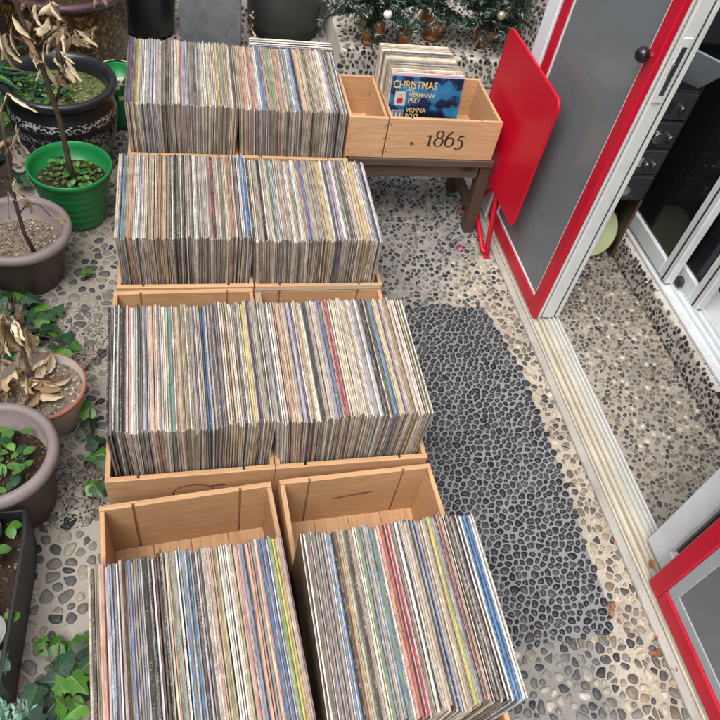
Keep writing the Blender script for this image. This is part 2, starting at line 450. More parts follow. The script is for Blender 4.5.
pebbles('pebble_mosaic', 'sparse large grey pebbles set in pale cement between the pots and the crates', (-.60, -.165, .12, 2.95),
        lambda u, v: u < -.206 or (v < .7 and u < -.2 + (.71 - v) * .08), .0300, .0052, .0150, GREY * 3 + DARK[:2] + [rgb(168, 160, 146), rgb(150, 144, 132), rgb(132, 126, 116)], .0045, M['pebble'], None, 1, seed=2)
pebbles('pebble_mosaic', 'dense black pebbles set as a dark rectangle in grey cement', (.42, .89, .39, 1.42), lambda u, v: inmat(u, v) and u > .492,
        .0188, .0042, .0112, DARK[:5] + [rgb(40, 40, 44), rgb(64, 62, 62)], .0062, M['pebble_dark'], lambda u, v, d: (u, v, d + .0035), 1, (.7, 1.3), 3, .3, lean=.35)
hsh = lambda u, v: math.sin(u * 311.7 + v * 127.1) * .5
inband = lambda u, v: not inmat(u, v) and not inmat(u + .008, v) and not inmat(u - .011, v) and u > .72
pebbles('pebble_mosaic', 'small tan and brown pebbles in beige cement beside the door sill', (.72, .962, .404, 1.40), inband,
        .0208, .0042, .0104, TAN, .0045, M['pebble'], lambda u, v, d: (u, v, d + .001), 1, seed=4)
FR = (.492, .955, -.1, .398); frs = lambda u, v: u - .12 * v + .09 * hsh(u, v) + .02 * math.sin(v * 30) < .80
SMK = [rgb(150, 146, 138), rgb(168, 162, 150), rgb(56, 58, 62)]
for lab, cs_, f_ in (('rounded grey pebbles in grey cement in front of the dark rectangle', GREY + SMK, frs), ('tan and brown pebbles in beige cement nearest the camera beside the sill', TAN + GREY[:2], lambda u, v: not frs(u, v))):
    pebbles('pebble_mosaic', lab, FR, f_, .0236, .0042, .0122, cs_, .0052, M['pebble'], lambda u, v, d: (u, v, d + .0012), 1, seed=5)
BK = (.44, .962, 1.412, 2.72); bks = lambda u, v: .9 * u - .7 * v + .16 * hsh(u, v) + .03 * math.sin(u * 40 + v * 25) < -.33
for lab, cs_, f_ in (('small dark pebbles in grey cement around the legs of the bench', DARK[:4] + GREY[:5] + MIXED[1:3], bks), ('small tan and dark pebbles in beige cement at the far end of the sill', TAN + GREY[:3] + DARK[:2], lambda u, v: not bks(u, v))):
    pebbles('pebble_mosaic', lab, BK, lambda u, v, f_=f_: f_(u, v) and (u > .492 or v > 1.7), .0196, .0045, .0092, cs_, .004, M['pebble'], lambda u, v, d: (u, v, d + .0002), .97, seed=6)
pebbles('pebble_mosaic', 'fine mixed pebbles covering the porch floor behind the sill', (1.07, 1.385, .1, 1.72), lambda u, v: True,
        .0168, .0036, .0082, MIXED, .0038, M['pebble'], lambda u, v, d: (u, v, d + .002), .93, seed=7)
pebbles('pebble_mosaic', 'grey pebbles in the dim back corner of the yard', (-.3, .6, 2.3, 3.3), lambda u, v: u > -.17 or v > 2.95,
        .036, .008, .015, GREY + DARK, .005, M['pebble'], lambda u, v, d: (u, v, d - .0035), .9, seed=8)

# step up to the house: riser with black pebbles, beige edge
mb = MB(); mb.prism([(1.385, -.6), (1.46, -.6), (1.46, 1.9), (1.385, 1.9)], 0, .085)
tag(mb.build('step', M['cem_white'], None, False, .012, 3), kind='structure')
pebbles('pebble_mosaic', 'black pebbles in the white riser of the house step', (.1, 1.88, .002, .083), lambda u, v: True,
        .0185, .005, .0082, BW, .0035, M['pebble'], lambda u, v, d: (1.385 - d, u, v), .9, seed=9)
pebbles('pebble_mosaic', 'pale and dark pebbles along the flat top of the house step', (1.385, 1.41, .1, 1.88), lambda u, v: True,
        .02, .008, .006, TAN, .002, M['pebble'], lambda u, v, d: (u, v, .085 + d), .4, seed=19)
# back plinth
mb = MB(); mb.prism([(.60, 2.73), (1.42, 2.70), (1.42, 3.6), (.60, 3.6)], -.004, .12)
tag(mb.build('back_plinth', M['cem_white'], None, False, .01, 2), kind='structure')
pebbles('pebble_mosaic', 'black pebbles in the white front of the low back plinth', (.60, 1.37, .004, .115), lambda u, v: True,
        .025, .007, .0110, BW + GREY[:2], .006, M['pebble'], lambda u, v, d: (u, 2.73 - (u - .6) * .0366 - d, v), .95, seed=10)
pebbles('pebble_mosaic', 'black and grey pebbles on top of the low back plinth', (.62, 1.36, 2.74, 3.3), lambda u, v: True,
        .027, .007, .0115, BW + GREY, .005, M['pebble'], lambda u, v, d: (u, v, .12 + d), .95, seed=12)

# ------------------------------------------------------------------ walls
mb = MB(); mb.box(1.372, 1.6, 1.9, 3.6, -.004, 2.6)
tag(mb.build('house_wall', M['cem_white']), 'white house wall studded with black pebbles beyond the sliding door', 'wall')
pebbles('pebble_mosaic', 'black pebbles studding the white house wall', (2.2, 3.4, .12, 1.2), lambda u, v: True,
        .027, .008, .0115, BW, .006, M['pebble'], lambda u, v, d: (1.372 - d, u, v), .95, seed=13)
mb = MB(); mb.box(-1.6, 1.372, 3.6, 3.75, -.004, 2.2)
tag(mb.build('garden_wall', M['grey_wall']), 'dim grey rendered wall closing the back of the yard', 'wall')
mb = MB(); mb.box(-1.45, -1.3, -2, 3.6, -.004, 2.0)  # out of view; height raised to block low-angle light
tag(mb.build('garden_wall', M['grey_wall']), 'grey wall, raised to cut low light, along the planted side behind the pots', 'wall')
# upper house wall over the doors, with a dark room behind
mb = MB(); mb.box(1.40, 1.6, -.8, 1.9, 2.15, 2.8); mb.box(1.40, 1.6, -1.4, -.8, -.004, 2.8)
tag(mb.build('house_wall', M['white_frame']), 'white house wall over the open inner sliding doors', 'wall')
mb = MB(); mb.box(1.60, 3.4, -1.4, 2.6, .06, .085)
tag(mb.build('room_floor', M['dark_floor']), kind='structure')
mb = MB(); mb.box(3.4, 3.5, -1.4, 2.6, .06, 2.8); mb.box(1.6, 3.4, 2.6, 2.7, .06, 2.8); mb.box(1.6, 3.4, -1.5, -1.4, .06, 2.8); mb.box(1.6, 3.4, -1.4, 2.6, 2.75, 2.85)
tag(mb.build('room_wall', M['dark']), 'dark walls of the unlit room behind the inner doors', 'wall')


# ------------------------------------------------------------------ sill and outer doors
t = thing('door_sill', 'aged cream door sill with parallel sliding tracks', 'sill', (0, 0, 0))
mb = MB(); mb.box(.950, .972, -.6, 1.9, -.003, .012); mb.build('kerb_strip', cement('cement_kerb', (.40, .38, .345), (.27, .25, .22), 9), t, False, .004, 2)
mb = MB(); mb.box(.9725, 1.066, -.6, 1.9, -.003, .016); mb.build('base_plate', M['cream_track'], t, False, .002)
for x, w, hh in ((.978, .005, .024), (.995, .003, .028), (1.013, .004, .024), (1.030, .003, .028), (1.046, .004, .026), (1.060, .006, .024)):
    mb = MB(); mb.box(x - w / 2, x + w / 2, -.6, 1.9, .0155, hh); mb.build('track', M['cream_track'] if x < 1.03 else M['alu'], t)

def frame_mb(x0, x1, y0, y1, z0, z1, sw, bw, tw=.06):
    m = MB()
    m.box(x0, x1, y0, y0 + sw, z0, z1); m.box(x0, x1, y1 - sw, y1, z0, z1)
    m.box(x0, x1, y0 + sw, y1 - sw, z0, z0 + bw); m.box(x0, x1, y0 + sw, y1 - sw, z1 - tw, z1)
    return m
M['pane_edge'] = plain('pale_pane_edge', (.34, .37, .39), .4, .08, 6, .1)
def red_leaf(label, y0, y1, near, aly):
    t = thing('sliding_door', label, 'door', (.976, (y0 + y1) / 2, .028))
    ox, oy = .976, (y0 + y1) / 2
    def rel(m, name, mat, bev=.002):
        m.v = [(a - ox, b - oy, c - .028) for a, b, c in m.v]; return m.build(name, mat, t, False, bev)
    rel(frame_mb(.974, .992, y0, y1, .028, 2.02, .042, .046), 'red_frame', M['red_worn'], .003)
    bw_ = .008 if near else .026
    rel(frame_mb(.979, .989, y0 + .0425, y1 - .0425, .0745, 1.96, bw_, bw_, bw_), 'bead', M['bead'] if near else M['pane_edge'], .001)
    m = MB(); m.box(.982, .987, y0 + .0427 + bw_, y1 - .0427 - bw_, .0747 + bw_, 1.958 - bw_); rel(m, 'glass_pane', M['glass_reflection'], 0)
    # pale aluminium stile of the sash behind the red frame, with seals
    ay0, ay1 = aly
    m = MB(); m.box(.9925, 1.002, ay0 + .004, ay1, .028, 2.02); rel(m, 'bead_strip', M['bead'], .001)
    m = MB(); m.box(1.0022, 1.006, ay0 + .010, ay1, .028, 2.02); rel(m, 'seal', M['rubber'], 0)
    m = MB(); m.box(1.0062, 1.044, ay0, ay1, .028, 2.02); rel(m, 'aluminium_stile', M['alu'], .004)
    m = MB(); m.box(1.0442, 1.050, ay0 + .008, ay1, .028, 2.02); rel(m, 'seal', M['rubber'], 0)
    m = MB(); m.box(1.0502, 1.062, ay0 + .003, ay1, .028, 2.02); rel(m, 'aluminium_stile', M['alu'], .002)
    return t, rel
d1, rel = red_leaf('red framed sliding door with grey pane and round black knob, behind the folded red table', 1.318, 1.80, True, (1.318, 1.372))
m = MB(); m.lathe([(0, -.017), (.009, -.0145), (.015, -.008), (.017, 0), (.015, .008), (.009, .0145), (0, .017)], 24)
m.v = [(b + 0, a, c) for a, b, c in m.v]; kn = m.build('knob', M['black_gloss'], d1, True); kn.location = (-.021, -.212, .80)
m = MB(); m.tube([(-.02, -.212, .80), (0, -.212, .80)], .007, 10); m.build('knob_stem', M['knob_metal'], kn.parent)
# latch on the sash edge; a flat dark plate paints the shade of its recess
la = MB(); la.box(1.010, 1.034, 1.3135, 1.3178, .735, .885); latch = rel(la, 'latch', M['alu'], .002)
m = MB(); m.box(1.016, 1.028, 1.3128, 1.3134, .755, .865); m.v = [(a - .976, b - 1.559, c - .028) for a, b, c in m.v]; o = m.build('latch_recess_shade', M['gear_face'], latch)
m = MB(); m.box(1.012, 1.017, 1.307, 1.3126, .80, .83); m.v = [(a - .976, b - 1.559, c - .028) for a, b, c in m.v]; m.build('latch_lever', M['knob_metal'], latch, False, .001)
m = MB(); m.box(.97, 1.066, 1.806, 1.875, .0165, 2.19); tag(m.build('door_jamb', M['white_frame'], None, False, .003), 'white jamb post between the far red door edge and the pebbled wall', 'jamb')
m = MB(); m.box(1.07, 1.372, 1.90, 1.92, .003, 2.19); tag(m.build('porch_end_panel', M['white_frame']), 'white panel closing the far end of the porch', 'panel')
d2, rel2 = red_leaf('nearest red framed sliding door leaf with grey pane, cut by the picture corner', -.20, .500, False, (.02, .03))
# white sash standing behind the near red leaf
t = thing('sliding_door', 'pale white sliding sash standing behind the nearest red leaf', 'door', (1.035, .25, .028))
m = frame_mb(1.018, 1.052, -.25, .598, .028, 2.02, .060, .062); m.v = [(a - 1.035, b - .25, c - .028) for a, b, c in m.v]; m.build('white_frame', M['white_frame'], t, False, .003)
m = frame_mb(1.022, 1.048, -.1895, .5375, .0905, 1.955, .003, .003, .003); m.v = [(a - 1.035, b - .25, c - .028) for a, b, c in m.v]; m.build('bead', M['alu'], t)
m = MB(); m.box(1.032, 1.037, -.186, .534, .094, 1.951); m.v = [(a - 1.035, b - .25, c - .028) for a, b, c in m.v]; m.build('glass_pane', plain('dark_green_glass', (.03, .042, .042), .35, .1, 3, 0), t)

# ------------------------------------------------------------------ inner doors on the step
t = thing('door_sill', 'white painted timber sill of the inner doors on the pebbled step', 'sill')
m = MB(); m.box(1.405, 1.60, -.8, 1.9, .0853, .098); m.build('base_plate', M['white_frame'], t, False, .003)
for x in (1.437, 1.462, 1.487): m = MB(); m.box(x - .003, x + .003, -.8, 1.9, .0982, .108); m.build('track', M['white_frame'], t)
def inner(label, x, y0, y1):
    t = thing('sliding_door', label, 'door', (x, (y0 + y1) / 2, .108), group=None)
    oy = (y0 + y1) / 2
    for nmn, m, mat, bev in (('white_frame', frame_mb(x - .014, x + .014, y0, y1, .108, 2.13, .05, .055), M['white_frame'], .003),
                             ('glass_pane', None, M['dark'], 0)):
        if m is None:
            m = MB(); m.box(x - .003, x + .003, y0 + .0505, y1 - .0505, .1635, 2.065)
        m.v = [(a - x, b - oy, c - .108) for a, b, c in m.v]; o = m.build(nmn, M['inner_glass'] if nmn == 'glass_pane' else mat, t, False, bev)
    m = MB(); m.box(-.0175, -.0145, y0 + .018 - oy, y0 + .022 - oy, .0, 2.0); m.build('seal', M['rubber'], t)
    return t
M['inner_glass'] = plain('dark_window_glass', (.010, .011, .014), .06, .1, 3, 0)
i1 = inner('white inner sliding door on the outer track with chipped paint', 1.425, 1.375, 2.2)
i2 = inner('white inner sliding door on the rear track, its edge standing nearer the open doorway', 1.474, 1.262, 2.1)
m = MB(); m.lathe([(0, -.008), (.013, -.008), (.018, -.004), (.018, .004), (.013, .008), (0, .008)], 20)
m.v = [(c, b, a) for a, b, c in m.v]; o = m.build('roller', M['rubber'], i2, True); o.location = (-.030, -.318, .022)

# ------------------------------------------------------------------ hi-fi rack in the porch
D_ = math.radians; M['rack_dark'] = plain('dark_rack_board', (.028, .022, .02), .5, .2)
t = thing('equipment_rack', 'dark rack in the porch corner behind the sliding door', 'rack', (1.23, 1.75, .002))
m = MB(); m.box(.143, .152, -.13, .14, .0, .62); m.build('side_panel', M['rack_dark'], t)
m = MB(); m.box(-.15, -.141, -.13, .14, .0, .62); m.build('side_panel', M['rack_dark'], t)
m = MB(); m.box(-.141, .143, .13, .14, 0, .62); m.build('back_panel', M['dark'], t)
m = MB(); m.box(-.141, .143, -.13, .13, .235, .249); m.build('shelf', M['bench_x'], t)
m = MB(); m.box(.143, .152, -.1335, -.1303, .0, .235); m.build('edge_strip', plain('red_brown_edge', (.12, .045, .03), .5, .2), t)
m = MB(); m.box(-.10, .13, -.003, .003, 0, .13); o = m.build('pale_sheet', plain('pale_blue_grey_plastic', (.30, .36, .40), .3, .1, 5), None, False, .001); o.location = (1.25, 1.66, .645); o.rotation_euler = (D_(38), D_(14), D_(-14)); tag(o, 'pale blue-grey plastic sheet tilted on top of the stacked hi-fi units', 'sheet')
unit_desc = ['black hi-fi amplifier with one steel knob on the lowest rack shelf', 'black hi-fi tuner with pale lit-looking display window, second unit from the rack shelf',
             'black hi-fi deck with large steel dial, third unit up in the rack', 'black hi-fi unit at the top of the visible stack, with cassette slot']
for k in range(4):
    z0 = .2512 + k * .091
    u = thing('hifi_unit', unit_desc[k], 'hi-fi unit', (1.231, 1.73, z0), 0, 'hi-fi units stacked in the rack')
    m = MB(); m.box(-.138, .138, -.12, .12, 0, .088); m.build('case', M['gear'], u, False, .003)
    m = MB(); m.box(-.134, .134, -.126, -.1205, .004, .084); m.build('fascia', M['gear_face'], u, False, .002)
    for kx in ((.05,), (.105, .08), (.07, .11), (.1,))[k]:
        m = MB(); r = .02 if k in (0, 2) and kx < .08 else .009
        m.tube([(kx, -.1262, .042), (kx, -.14, .042)], [r, r * .9], 20); m.build('dial', M['knob_metal'], u, False, .001)
    if k == 1: m = MB(); m.box(.01, .065, -.1285, -.1262, .03, .062); m.build('display', M['display'], u)
    if k == 3: m = MB(); m.box(.0, .075, -.1285, -.1262, .025, .06); m.build('cassette_slot', M['gear'], u)
m = MB(); m.lathe([(0, 0), (.06, .001), (.085, .009), (.088, .012), (.083, .013), (.058, .006), (0, .005)], 40)
o = m.build('round_plate', M['plate'], None, True); o.location = (1.285, 1.655, .09); o.rotation_euler = (math.radians(62), 0, 0)
tag(o, 'round pale green plate leaning inside the bottom of the dark rack', 'plate')

# ------------------------------------------------------------------ wine crates
def crate(label, w, l, h, loc, rz, t_=.012, notch=True, back='pine_x', group='pine wine crates full of records', base=None):
    """local frame: x right, y away from viewer, origin at the front-left-bottom corner"""
    t = thing('wine_crate', label, 'crate', loc, rz, group)
    def panel(y0, y1, inner_sign):
        g = .0024; dpt = .0075; xs = (w * .19, w * .81)
        if not notch: return [(0, y0), (w, y0), (w, y1), (0, y1)]
        if inner_sign < 0:   # notches on the y0 face
            p = [(0, y0)]
            for x in xs: p += [(x - g, y0), (x - g, y0 + dpt), (x + g, y0 + dpt), (x + g, y0)]
            return p + [(w, y0), (w, y1), (0, y1)]
        p = [(0, y0), (w, y0), (w, y1)]
        for x in reversed(xs): p += [(x + g, y1), (x + g, y1 - dpt), (x - g, y1 - dpt), (x - g, y1)]
        return p + [(0, y1)]
    m = MB(); m.prism(panel(0, t_, 1), .001, h)
    for xn in (.006, w - .006):          # nail heads along both ends of the board
        for zn in (.16, .5, .84):
            px_, pz_ = xn + rnd.uniform(-.001, .001), h * zn + rnd.uniform(-.006, .006)
            m.add([(px_ + .0019 * math.cos(2 * PI * k / 8), -.0004, pz_ + .0019 * math.sin(2 * PI * k / 8)) for k in range(8)], [tuple(range(8))], (1, 1, 1, 0), 1)
    f = m.build('front_panel', [M['pine_x'], M['nail']], t, False, .0016, 2)
    m = MB(); m.prism(panel(l - t_, l, -1), .001, h); m.build('back_panel', M[back], t, False, .0016, 2)
    for x0 in (.0, w - t_ * .9):
        m = MB(); m.box(x0 + .0004, x0 + t_ * .9 - .0004, t_ + .0003, l - t_ - .0003, .001, h - .0012 - (.001 if x0 else 0)); m.build('side_panel', M['pine_y'], t, False, .001)
    m = MB(); n = 4; xx = [t_ * .9 + (w - 2 * t_ * .9) * k / n for k in range(n + 1)]
    for k in range(n): m.box(xx[k] + .0006, xx[k + 1] - .0006, t_ + .0004, l - t_ - .0004, .002, .010)
    m.build('bottom_panel', M['pine_y'], t)
    return t, f
D = math.radians
def place(bl, w, l, rz):      # origin from the back-left corner
    return (bl[0] + l * math.sin(rz), bl[1] - l * math.cos(rz))
CR = [
 ('pine crate nearest the camera on the ivy side, half empty at the back', (-.200, .712), .334, .53, .185, 0, 4.6),
 ('pine crate nearest the camera on the dark pebble side, half empty at the back', (.150, .741), .330, .535, .185, 0, 2.4),
 ('pine crate in the second row with a burnt arc on its front, plant side', (-.200, 1.300), .338, .537, .184, 0, .8),
 ('pine crate in the second row with a grey weathered back board, pebble side', (.1415, 1.302), .333, .535, .184, 0, .5),
 ('pine crate in the third row, beside the brown and green plant pots', (-.194, 1.690), .336, .378, .182, 0, 0),
 ('pine crate in the third row, in front of the dark bench', (.145, 1.690), .338, .380, .182, 0, 0),
 ('rear pine crate raised behind the others, nearest the black scribbled pot', (-.172, 2.205), .300, .480, .180, .104, 0),
 ('rear pine crate raised behind the others, touching the bench boxes', (.130, 2.205), .312, .480, .180, .104, 0),
]
CT = []
for k, (lab, bl, w, l, h, z, deg) in enumerate(CR):
    rz = D(deg); x, y = place(bl, w, l, rz)
    c, f = crate(lab, w, l, h, (x, y, z), rz, back='pine_x')
    CT.append((c, f, w, l, h))
m = MB(); 
for k in range(6): m.box(-.165 + k * .1, -.165 + k * .1 + .085, 1.765, 2.2, .084, .102)
for x in (-.16, .12, .40): m.box(x, x + .04, 1.768, 2.19, -.003, .0838)
tag(m.build('pallet', M['bench_y']), 'low slatted wooden pallet under the rear pair of crates', 'pallet')
# burnt emblem arc on the front of the second-row crate, mostly hidden
f = CT[2][1]
m = MB(); ring = []
for k in range(40):
    a = 2 * PI * k / 40
    ring.append((.17 + .043 * math.cos(a), .118 + .03 * math.sin(a), .17 + .0405 * math.cos(a), .118 + .0278 * math.sin(a)))
for k in range(40):
    a, b = ring[k], ring[(k + 1) % 40]
    m.add([(a[0], -.0006, a[1]), (b[0], -.0006, b[1]), (b[2], -.0006, b[3]), (a[2], -.0006, a[3])], [(0, 1, 2, 3)])
m.box(.205, .235, -.0007, -.0002, .136, .139)
m.build('burnt_emblem', M['burn'], CT[2][0])
m = MB(); m.add([(.165 + .05 * math.cos(2 * PI * k / 24), .5224, .105 + .004 * math.sin(2 * PI * k / 24) + .006 * math.cos(2 * PI * k / 24)) for k in range(24)], [tuple(range(24))[::-1]])
m.build('grain_crack', plain('dark_grain', (.22, .11, .055), .7, .4, 60), CT[1][0])
# grey weathered strip board leaning at the back of the 3R crate
m = MB(); m.box(0.001, .3315, .5235, .5345, .1842, .187); m.build('weathered_edge', M['greywood_x'], CT[3][0])
m = MB(); m.box(.0115, .0145, .32, .52, .012, .184); m.build('weathered_edge', plain('grey_weathered_y', (.42, .38, .33), .7, .2, 20, .3), CT[3][0])

# ------------------------------------------------------------------ records
PAL = {'w': ('white', (216, 214, 208)), 'c': ('cream', (208, 194, 164)), 't': ('tan', (190, 160, 124)), 'n': ('brown', (112, 86, 68)),
       'k': ('black', (34, 32, 34)), 'd': ('charcoal', (70, 68, 70)), 'g': ('grey', (150, 150, 148)), 's': ('speckled grey', (168, 160, 148)),
       'b': ('blue', (52, 110, 176)), 'B': ('bright blue', (40, 128, 226)), 'l': ('pale blue', (160, 182, 204)), 'p': ('lavender', (140, 132, 172)),
       'P': ('purple', (84, 44, 120)), 'r': ('red', (188, 48, 66)), 'm': ('pink', (214, 70, 110)), 'o': ('salmon', (214, 150, 116)),
       'y': ('yellow', (216, 190, 98)), 'v': ('green', (98, 140, 74)), 'e': ('teal', (30, 120, 106)), 'i': ('pinkish grey', (196, 172, 164)), 'u': ('olive', (140, 122, 80))}
SEQ = {
 '4L': 'cdndcowlllbpwtckdbbPgglnwlkkdkwcnndsgwioegewlcblbdgdkldsdwountuntwwwwwwctrtmswpPgtogscrbbpbpwgsvyygsPk',
 '4R': 'nwnsnggsswbbknotsddukcevpwsvbvbworrirsnswkssogdgbgscctgyvspdrosksksdwkwbBBwwg',
 '3L': 'kwkwdkkwowlwdgspscoowglwcseewtokyncngpswsbblsddpnwctccwsdscyygdPcggdww',
 '3R': 'gdwwctoicgpPwtowkdssclpbermccccswctwpgwlkkwkvbcysptnnwownckw',
 '2L': 'cbegtocwlmcgtkcoctcnwkdwkdsdwgsssgmkswdnwcotcPvwbbl',
 '2R': 'kcsskwscvlwnsipwsswerbssnsstycwdppwsedscccytcwbkwl',
 '1L': 'kPduygwgglwigdkkgswcmplgndlpcwcctwyssstwdn',
 '1R': 'snoctmswpbscsvsotscgedlbdsocsnststcwwpdkgbw',
}
ONES = ['', 'first', 'second', 'third', 'fourth', 'fifth', 'sixth', 'seventh', 'eighth', 'ninth', 'tenth', 'eleventh', 'twelfth', 'thirteenth', 'fourteenth', 'fifteenth', 'sixteenth', 'seventeenth', 'eighteenth', 'nineteenth']
TENS = {2: ('twentieth', 'twenty'), 3: ('thirtieth', 'thirty'), 4: ('fortieth', 'forty'), 5: ('fiftieth', 'fifty'), 6: ('sixtieth', 'sixty'), 7: ('seventieth', 'seventy'), 8: ('eightieth', 'eighty')}
def ordinal(n):
    if n < 20: return ONES[n]
    t, o = divmod(n, 10)
    return TENS[t][0] if o == 0 else TENS[t][1] + '-' + ONES[o]

def sleeve(mb, w, L, H, code, R, off=(0, 0, 0), lean=0.0, nseg=14):
    """one cardboard record sleeve standing on edge; x = thickness, y = depth (front at 0), z up"""
    base = PAL[code][1]
    q = R.uniform(.86, 1.1)
    gy = sum(base) / 3; ds = R.uniform(.04, .32) if code not in 'BrevbP' else R.uniform(.0, .22)
    base = [b_ * (1 - ds) + gy * ds + R.uniform(-10, 10) for b_ in base]
    spine = tuple(max(.006, min(.78, x * q)) for x in rgb(*[max(2, b_) for b_ in base]))
    def brd():
        q_ = R.choice([rgb(206, 194, 170), rgb(184, 168, 142), rgb(222, 216, 202), rgb(158, 140, 118), rgb(206, 200, 192)])
        if R.random() < .35: q_ = tuple(a * .4 + b * .6 for a, b in zip(spine, q_))
        if code in 'kd' and R.random() < .5: q_ = tuple(a * .8 + b * .2 for a, b in zip(spine, q_))
        elif R.random() < .22: q_ = R.choice([rgb(70, 66, 66), rgb(96, 84, 76), rgb(60, 64, 78), rgb(120, 112, 108)])
        return q_
    board = brd(); board2 = brd()
    txt = R.choice([.1, .3, .55, .8, 1.0, 1.0]) if code not in 's' else 1.0
    frontc = R.choice([rgb(190, 170, 148), rgb(160, 144, 132), rgb(206, 188, 164), rgb(110, 102, 102), rgb(220, 206, 186), rgb(164, 158, 160), rgb(80, 74, 78), rgb(202, 178, 152), rgb(214, 208, 200)])
    if R.random() < .55: frontc = tuple(a * .65 + b * .35 for a, b in zip(spine, frontc))
    per = []     # (y, z, ny, nz, kind)
    rc = .0025
    for i in range(nseg + 1):
        y = L - rc - (L - 2 * rc) * i / nseg
        per.append((y, H, 0, 1, 't'))
    per.append((rc * .3, H - rc * .3, -.7, .7, 'f'))
    for i in range(nseg + 1):
        z = H - rc - (H - 2 * rc) * i / nseg
        per.append((0, z, -1, 0, 'f'))
    per.append((rc, 0, 0, -1, 'f')); per.append((L - rc, 0, 0, -1, 'b')); per.append((L, rc, 1, 0, 'b')); per.append((L, H - rc, 1, 0, 'b'))
    n = len(per); vs = []; ins = w * .30
    xa_ = -w * R.uniform(.12, .36); xb_ = w * R.uniform(.08, .36)
    ph = R.uniform(0, 6); am = R.uniform(.0001, .0005)
    for i, (y, z, ny, nz, k) in enumerate(per):
        wx = am * math.sin(y * 24 + ph) if k == 't' else 0
        j = R.uniform(-.0005, .0005)
        for x, d in ((-w / 2, ins + .0003), (xa_, j), (xb_, j + R.uniform(-.0003, .0003)), (w / 2, ins + .0003)):
            X = x + wx; Y = y - ny * d; Z = z - nz * d
            Xr = X * math.cos(lean) + Z * math.sin(lean); Zr = Z * math.cos(lean) - X * math.sin(lean)
            vs.append((off[0] + Xr, off[1] + Y, off[2] + Zr))
    fs = []; cs = []
    for i in range(n):
        j = (i + 1) % n; k = per[i][4]
        sh = R.uniform(.9, 1.1)
        for s in range(3):
            fs.append((i * 4 + s, i * 4 + s + 1, j * 4 + s + 1, j * 4 + s))
            if s == 1: c = spine if k == 't' else frontc; cs.append((c[0] * sh, c[1] * sh, c[2] * sh, txt if k == 't' else .3))
            else:
                bd_ = board if s == 0 else board2
                cs.append((*(x * sh for x in bd_), txt * .35) if k == 't' else (*tuple((a * .75 + b * .25) * sh for a, b in zip(bd_, frontc)), .15))
    fs.append(tuple(i * 4 for i in range(n))); cs.append((*tuple(x * .55 for x in frontc), 0))
    fs.append(tuple(i * 4 + 3 for i in range(n))[::-1]); cs.append((*tuple(x * .8 for x in spine), 0))
    mb.add(vs, fs, cs)

def recsign(code, i, n, place):
    return f"{PAL[code][0]} record sleeve, {ordinal(i)} from the plants in the {place}"
def stack(key, line0, rz, width, zb, n, R, L=.315, individuals=None, place_=None, mb=None, lean0=0, lean1=0):
    """records standing side by side along a line that starts at the back-left corner line0"""
    seq = SEQ[key]; m = len(seq)
    codes = [seq[min(m - 1, int(i * m / n))] for i in range(n)]
    ws = [R.uniform(.75, 1.25) for _ in range(n)]
    for i, c in enumerate(codes):
        if c == 'B': ws[i] *= 1.5
    tot = sum(ws); x = 0
    dirx = (math.cos(rz), math.sin(rz))
    drift = 0
    lean = 0
    for i, c in enumerate(codes):
        w = ws[i] / tot * width
        xc = x + w / 2; x += w
        drift = drift * .8 + R.gauss(0, .0016)
        back = drift + R.gauss(0, .0022); dz = R.choice([0, 0, .001, -.001, .003, -.002, R.uniform(-.003, .004)])
        if R.random() < .04: dz += R.uniform(.002, .006)
        f_ = i / n; lean = lean0 + (lean1 - lean0) * f_ + .012 * math.sin(i * .55 + R.uniform(-.4, .4)) * (1 if i % 9 else .3)
        ll = L + R.uniform(-.002, .002)
        # origin at the bottom front centre of the sleeve; back corner sits on the line
        bx = line0[0] + dirx[0] * xc; by = line0[1] + dirx[1] * xc + back
        fx = bx + math.sin(rz) * ll; fy = by - math.cos(rz) * ll
        if individuals is not None:
            b = MB(); sleeve(b, w * .93, ll, .315 + dz, c, R, (0, 0, 0), 0, 14)
            o = b.build('record_sleeve', M['record']); o.location = (fx - math.sin(lean) * .30, fy + TILT * .315, zb); o.rotation_euler = (TILT, lean, rz)
            tag(o, recsign(c, i + 1, n, place_), 'record', 'record sleeves standing in the wine crates')
        else:
            k0 = len(mb.v); sleeve(mb, w * .93, ll, .315 + dz, c, R, (fx - math.sin(lean) * .30, fy, zb), lean, 12)
            mb.v[k0:] = [(x_, y_ + TILT * (.315 - (z_ - zb)), z_ + TILT * (y_ - fy)) for x_, y_, z_ in mb.v[k0:]]

R = random.Random(5); TILT = math.radians(2.8)
stack('4L', (-.187, .517), D(4.6), .312, .0115, 73, R, individuals=True, place_='nearest crate on the ivy side', lean0=-.012, lean1=.006)
stack('4R', (.156, .543), D(1.6), .319, .0115, 74, R, individuals=True, place_='nearest crate on the door side', lean0=.0, lean1=.01)
stack('3L', (-.184, 1.092), D(1.6), .316, .0115, 72, R, individuals=True, place_='second-row crate on the pot side', lean0=-.012, lean1=.02)
stack('3R', (.133, 1.098), D(1.2), .325, .0115, 72, R, individuals=True, place_='second-row crate on the door side', lean0=-.065, lean1=-.005)
sb = MB()
stack('2L', (-.185, 1.645), 0, .321, .0115, 80, R, mb=sb, lean0=-.01, lean1=.02)
stack('2R', (.1375, 1.640), D(-.6), .327, .0115, 82, R, mb=sb, lean0=-.055, lean1=-.015)
stack('1L', (-.164, 2.055), D(-.5), .291, .1155, 76, R, mb=sb, lean0=-.015, lean1=.03)
stack('1R', (.1285, 2.05), D(-.5), .294, .1155, 76, R, mb=sb, lean0=-.04, lean1=-.03)
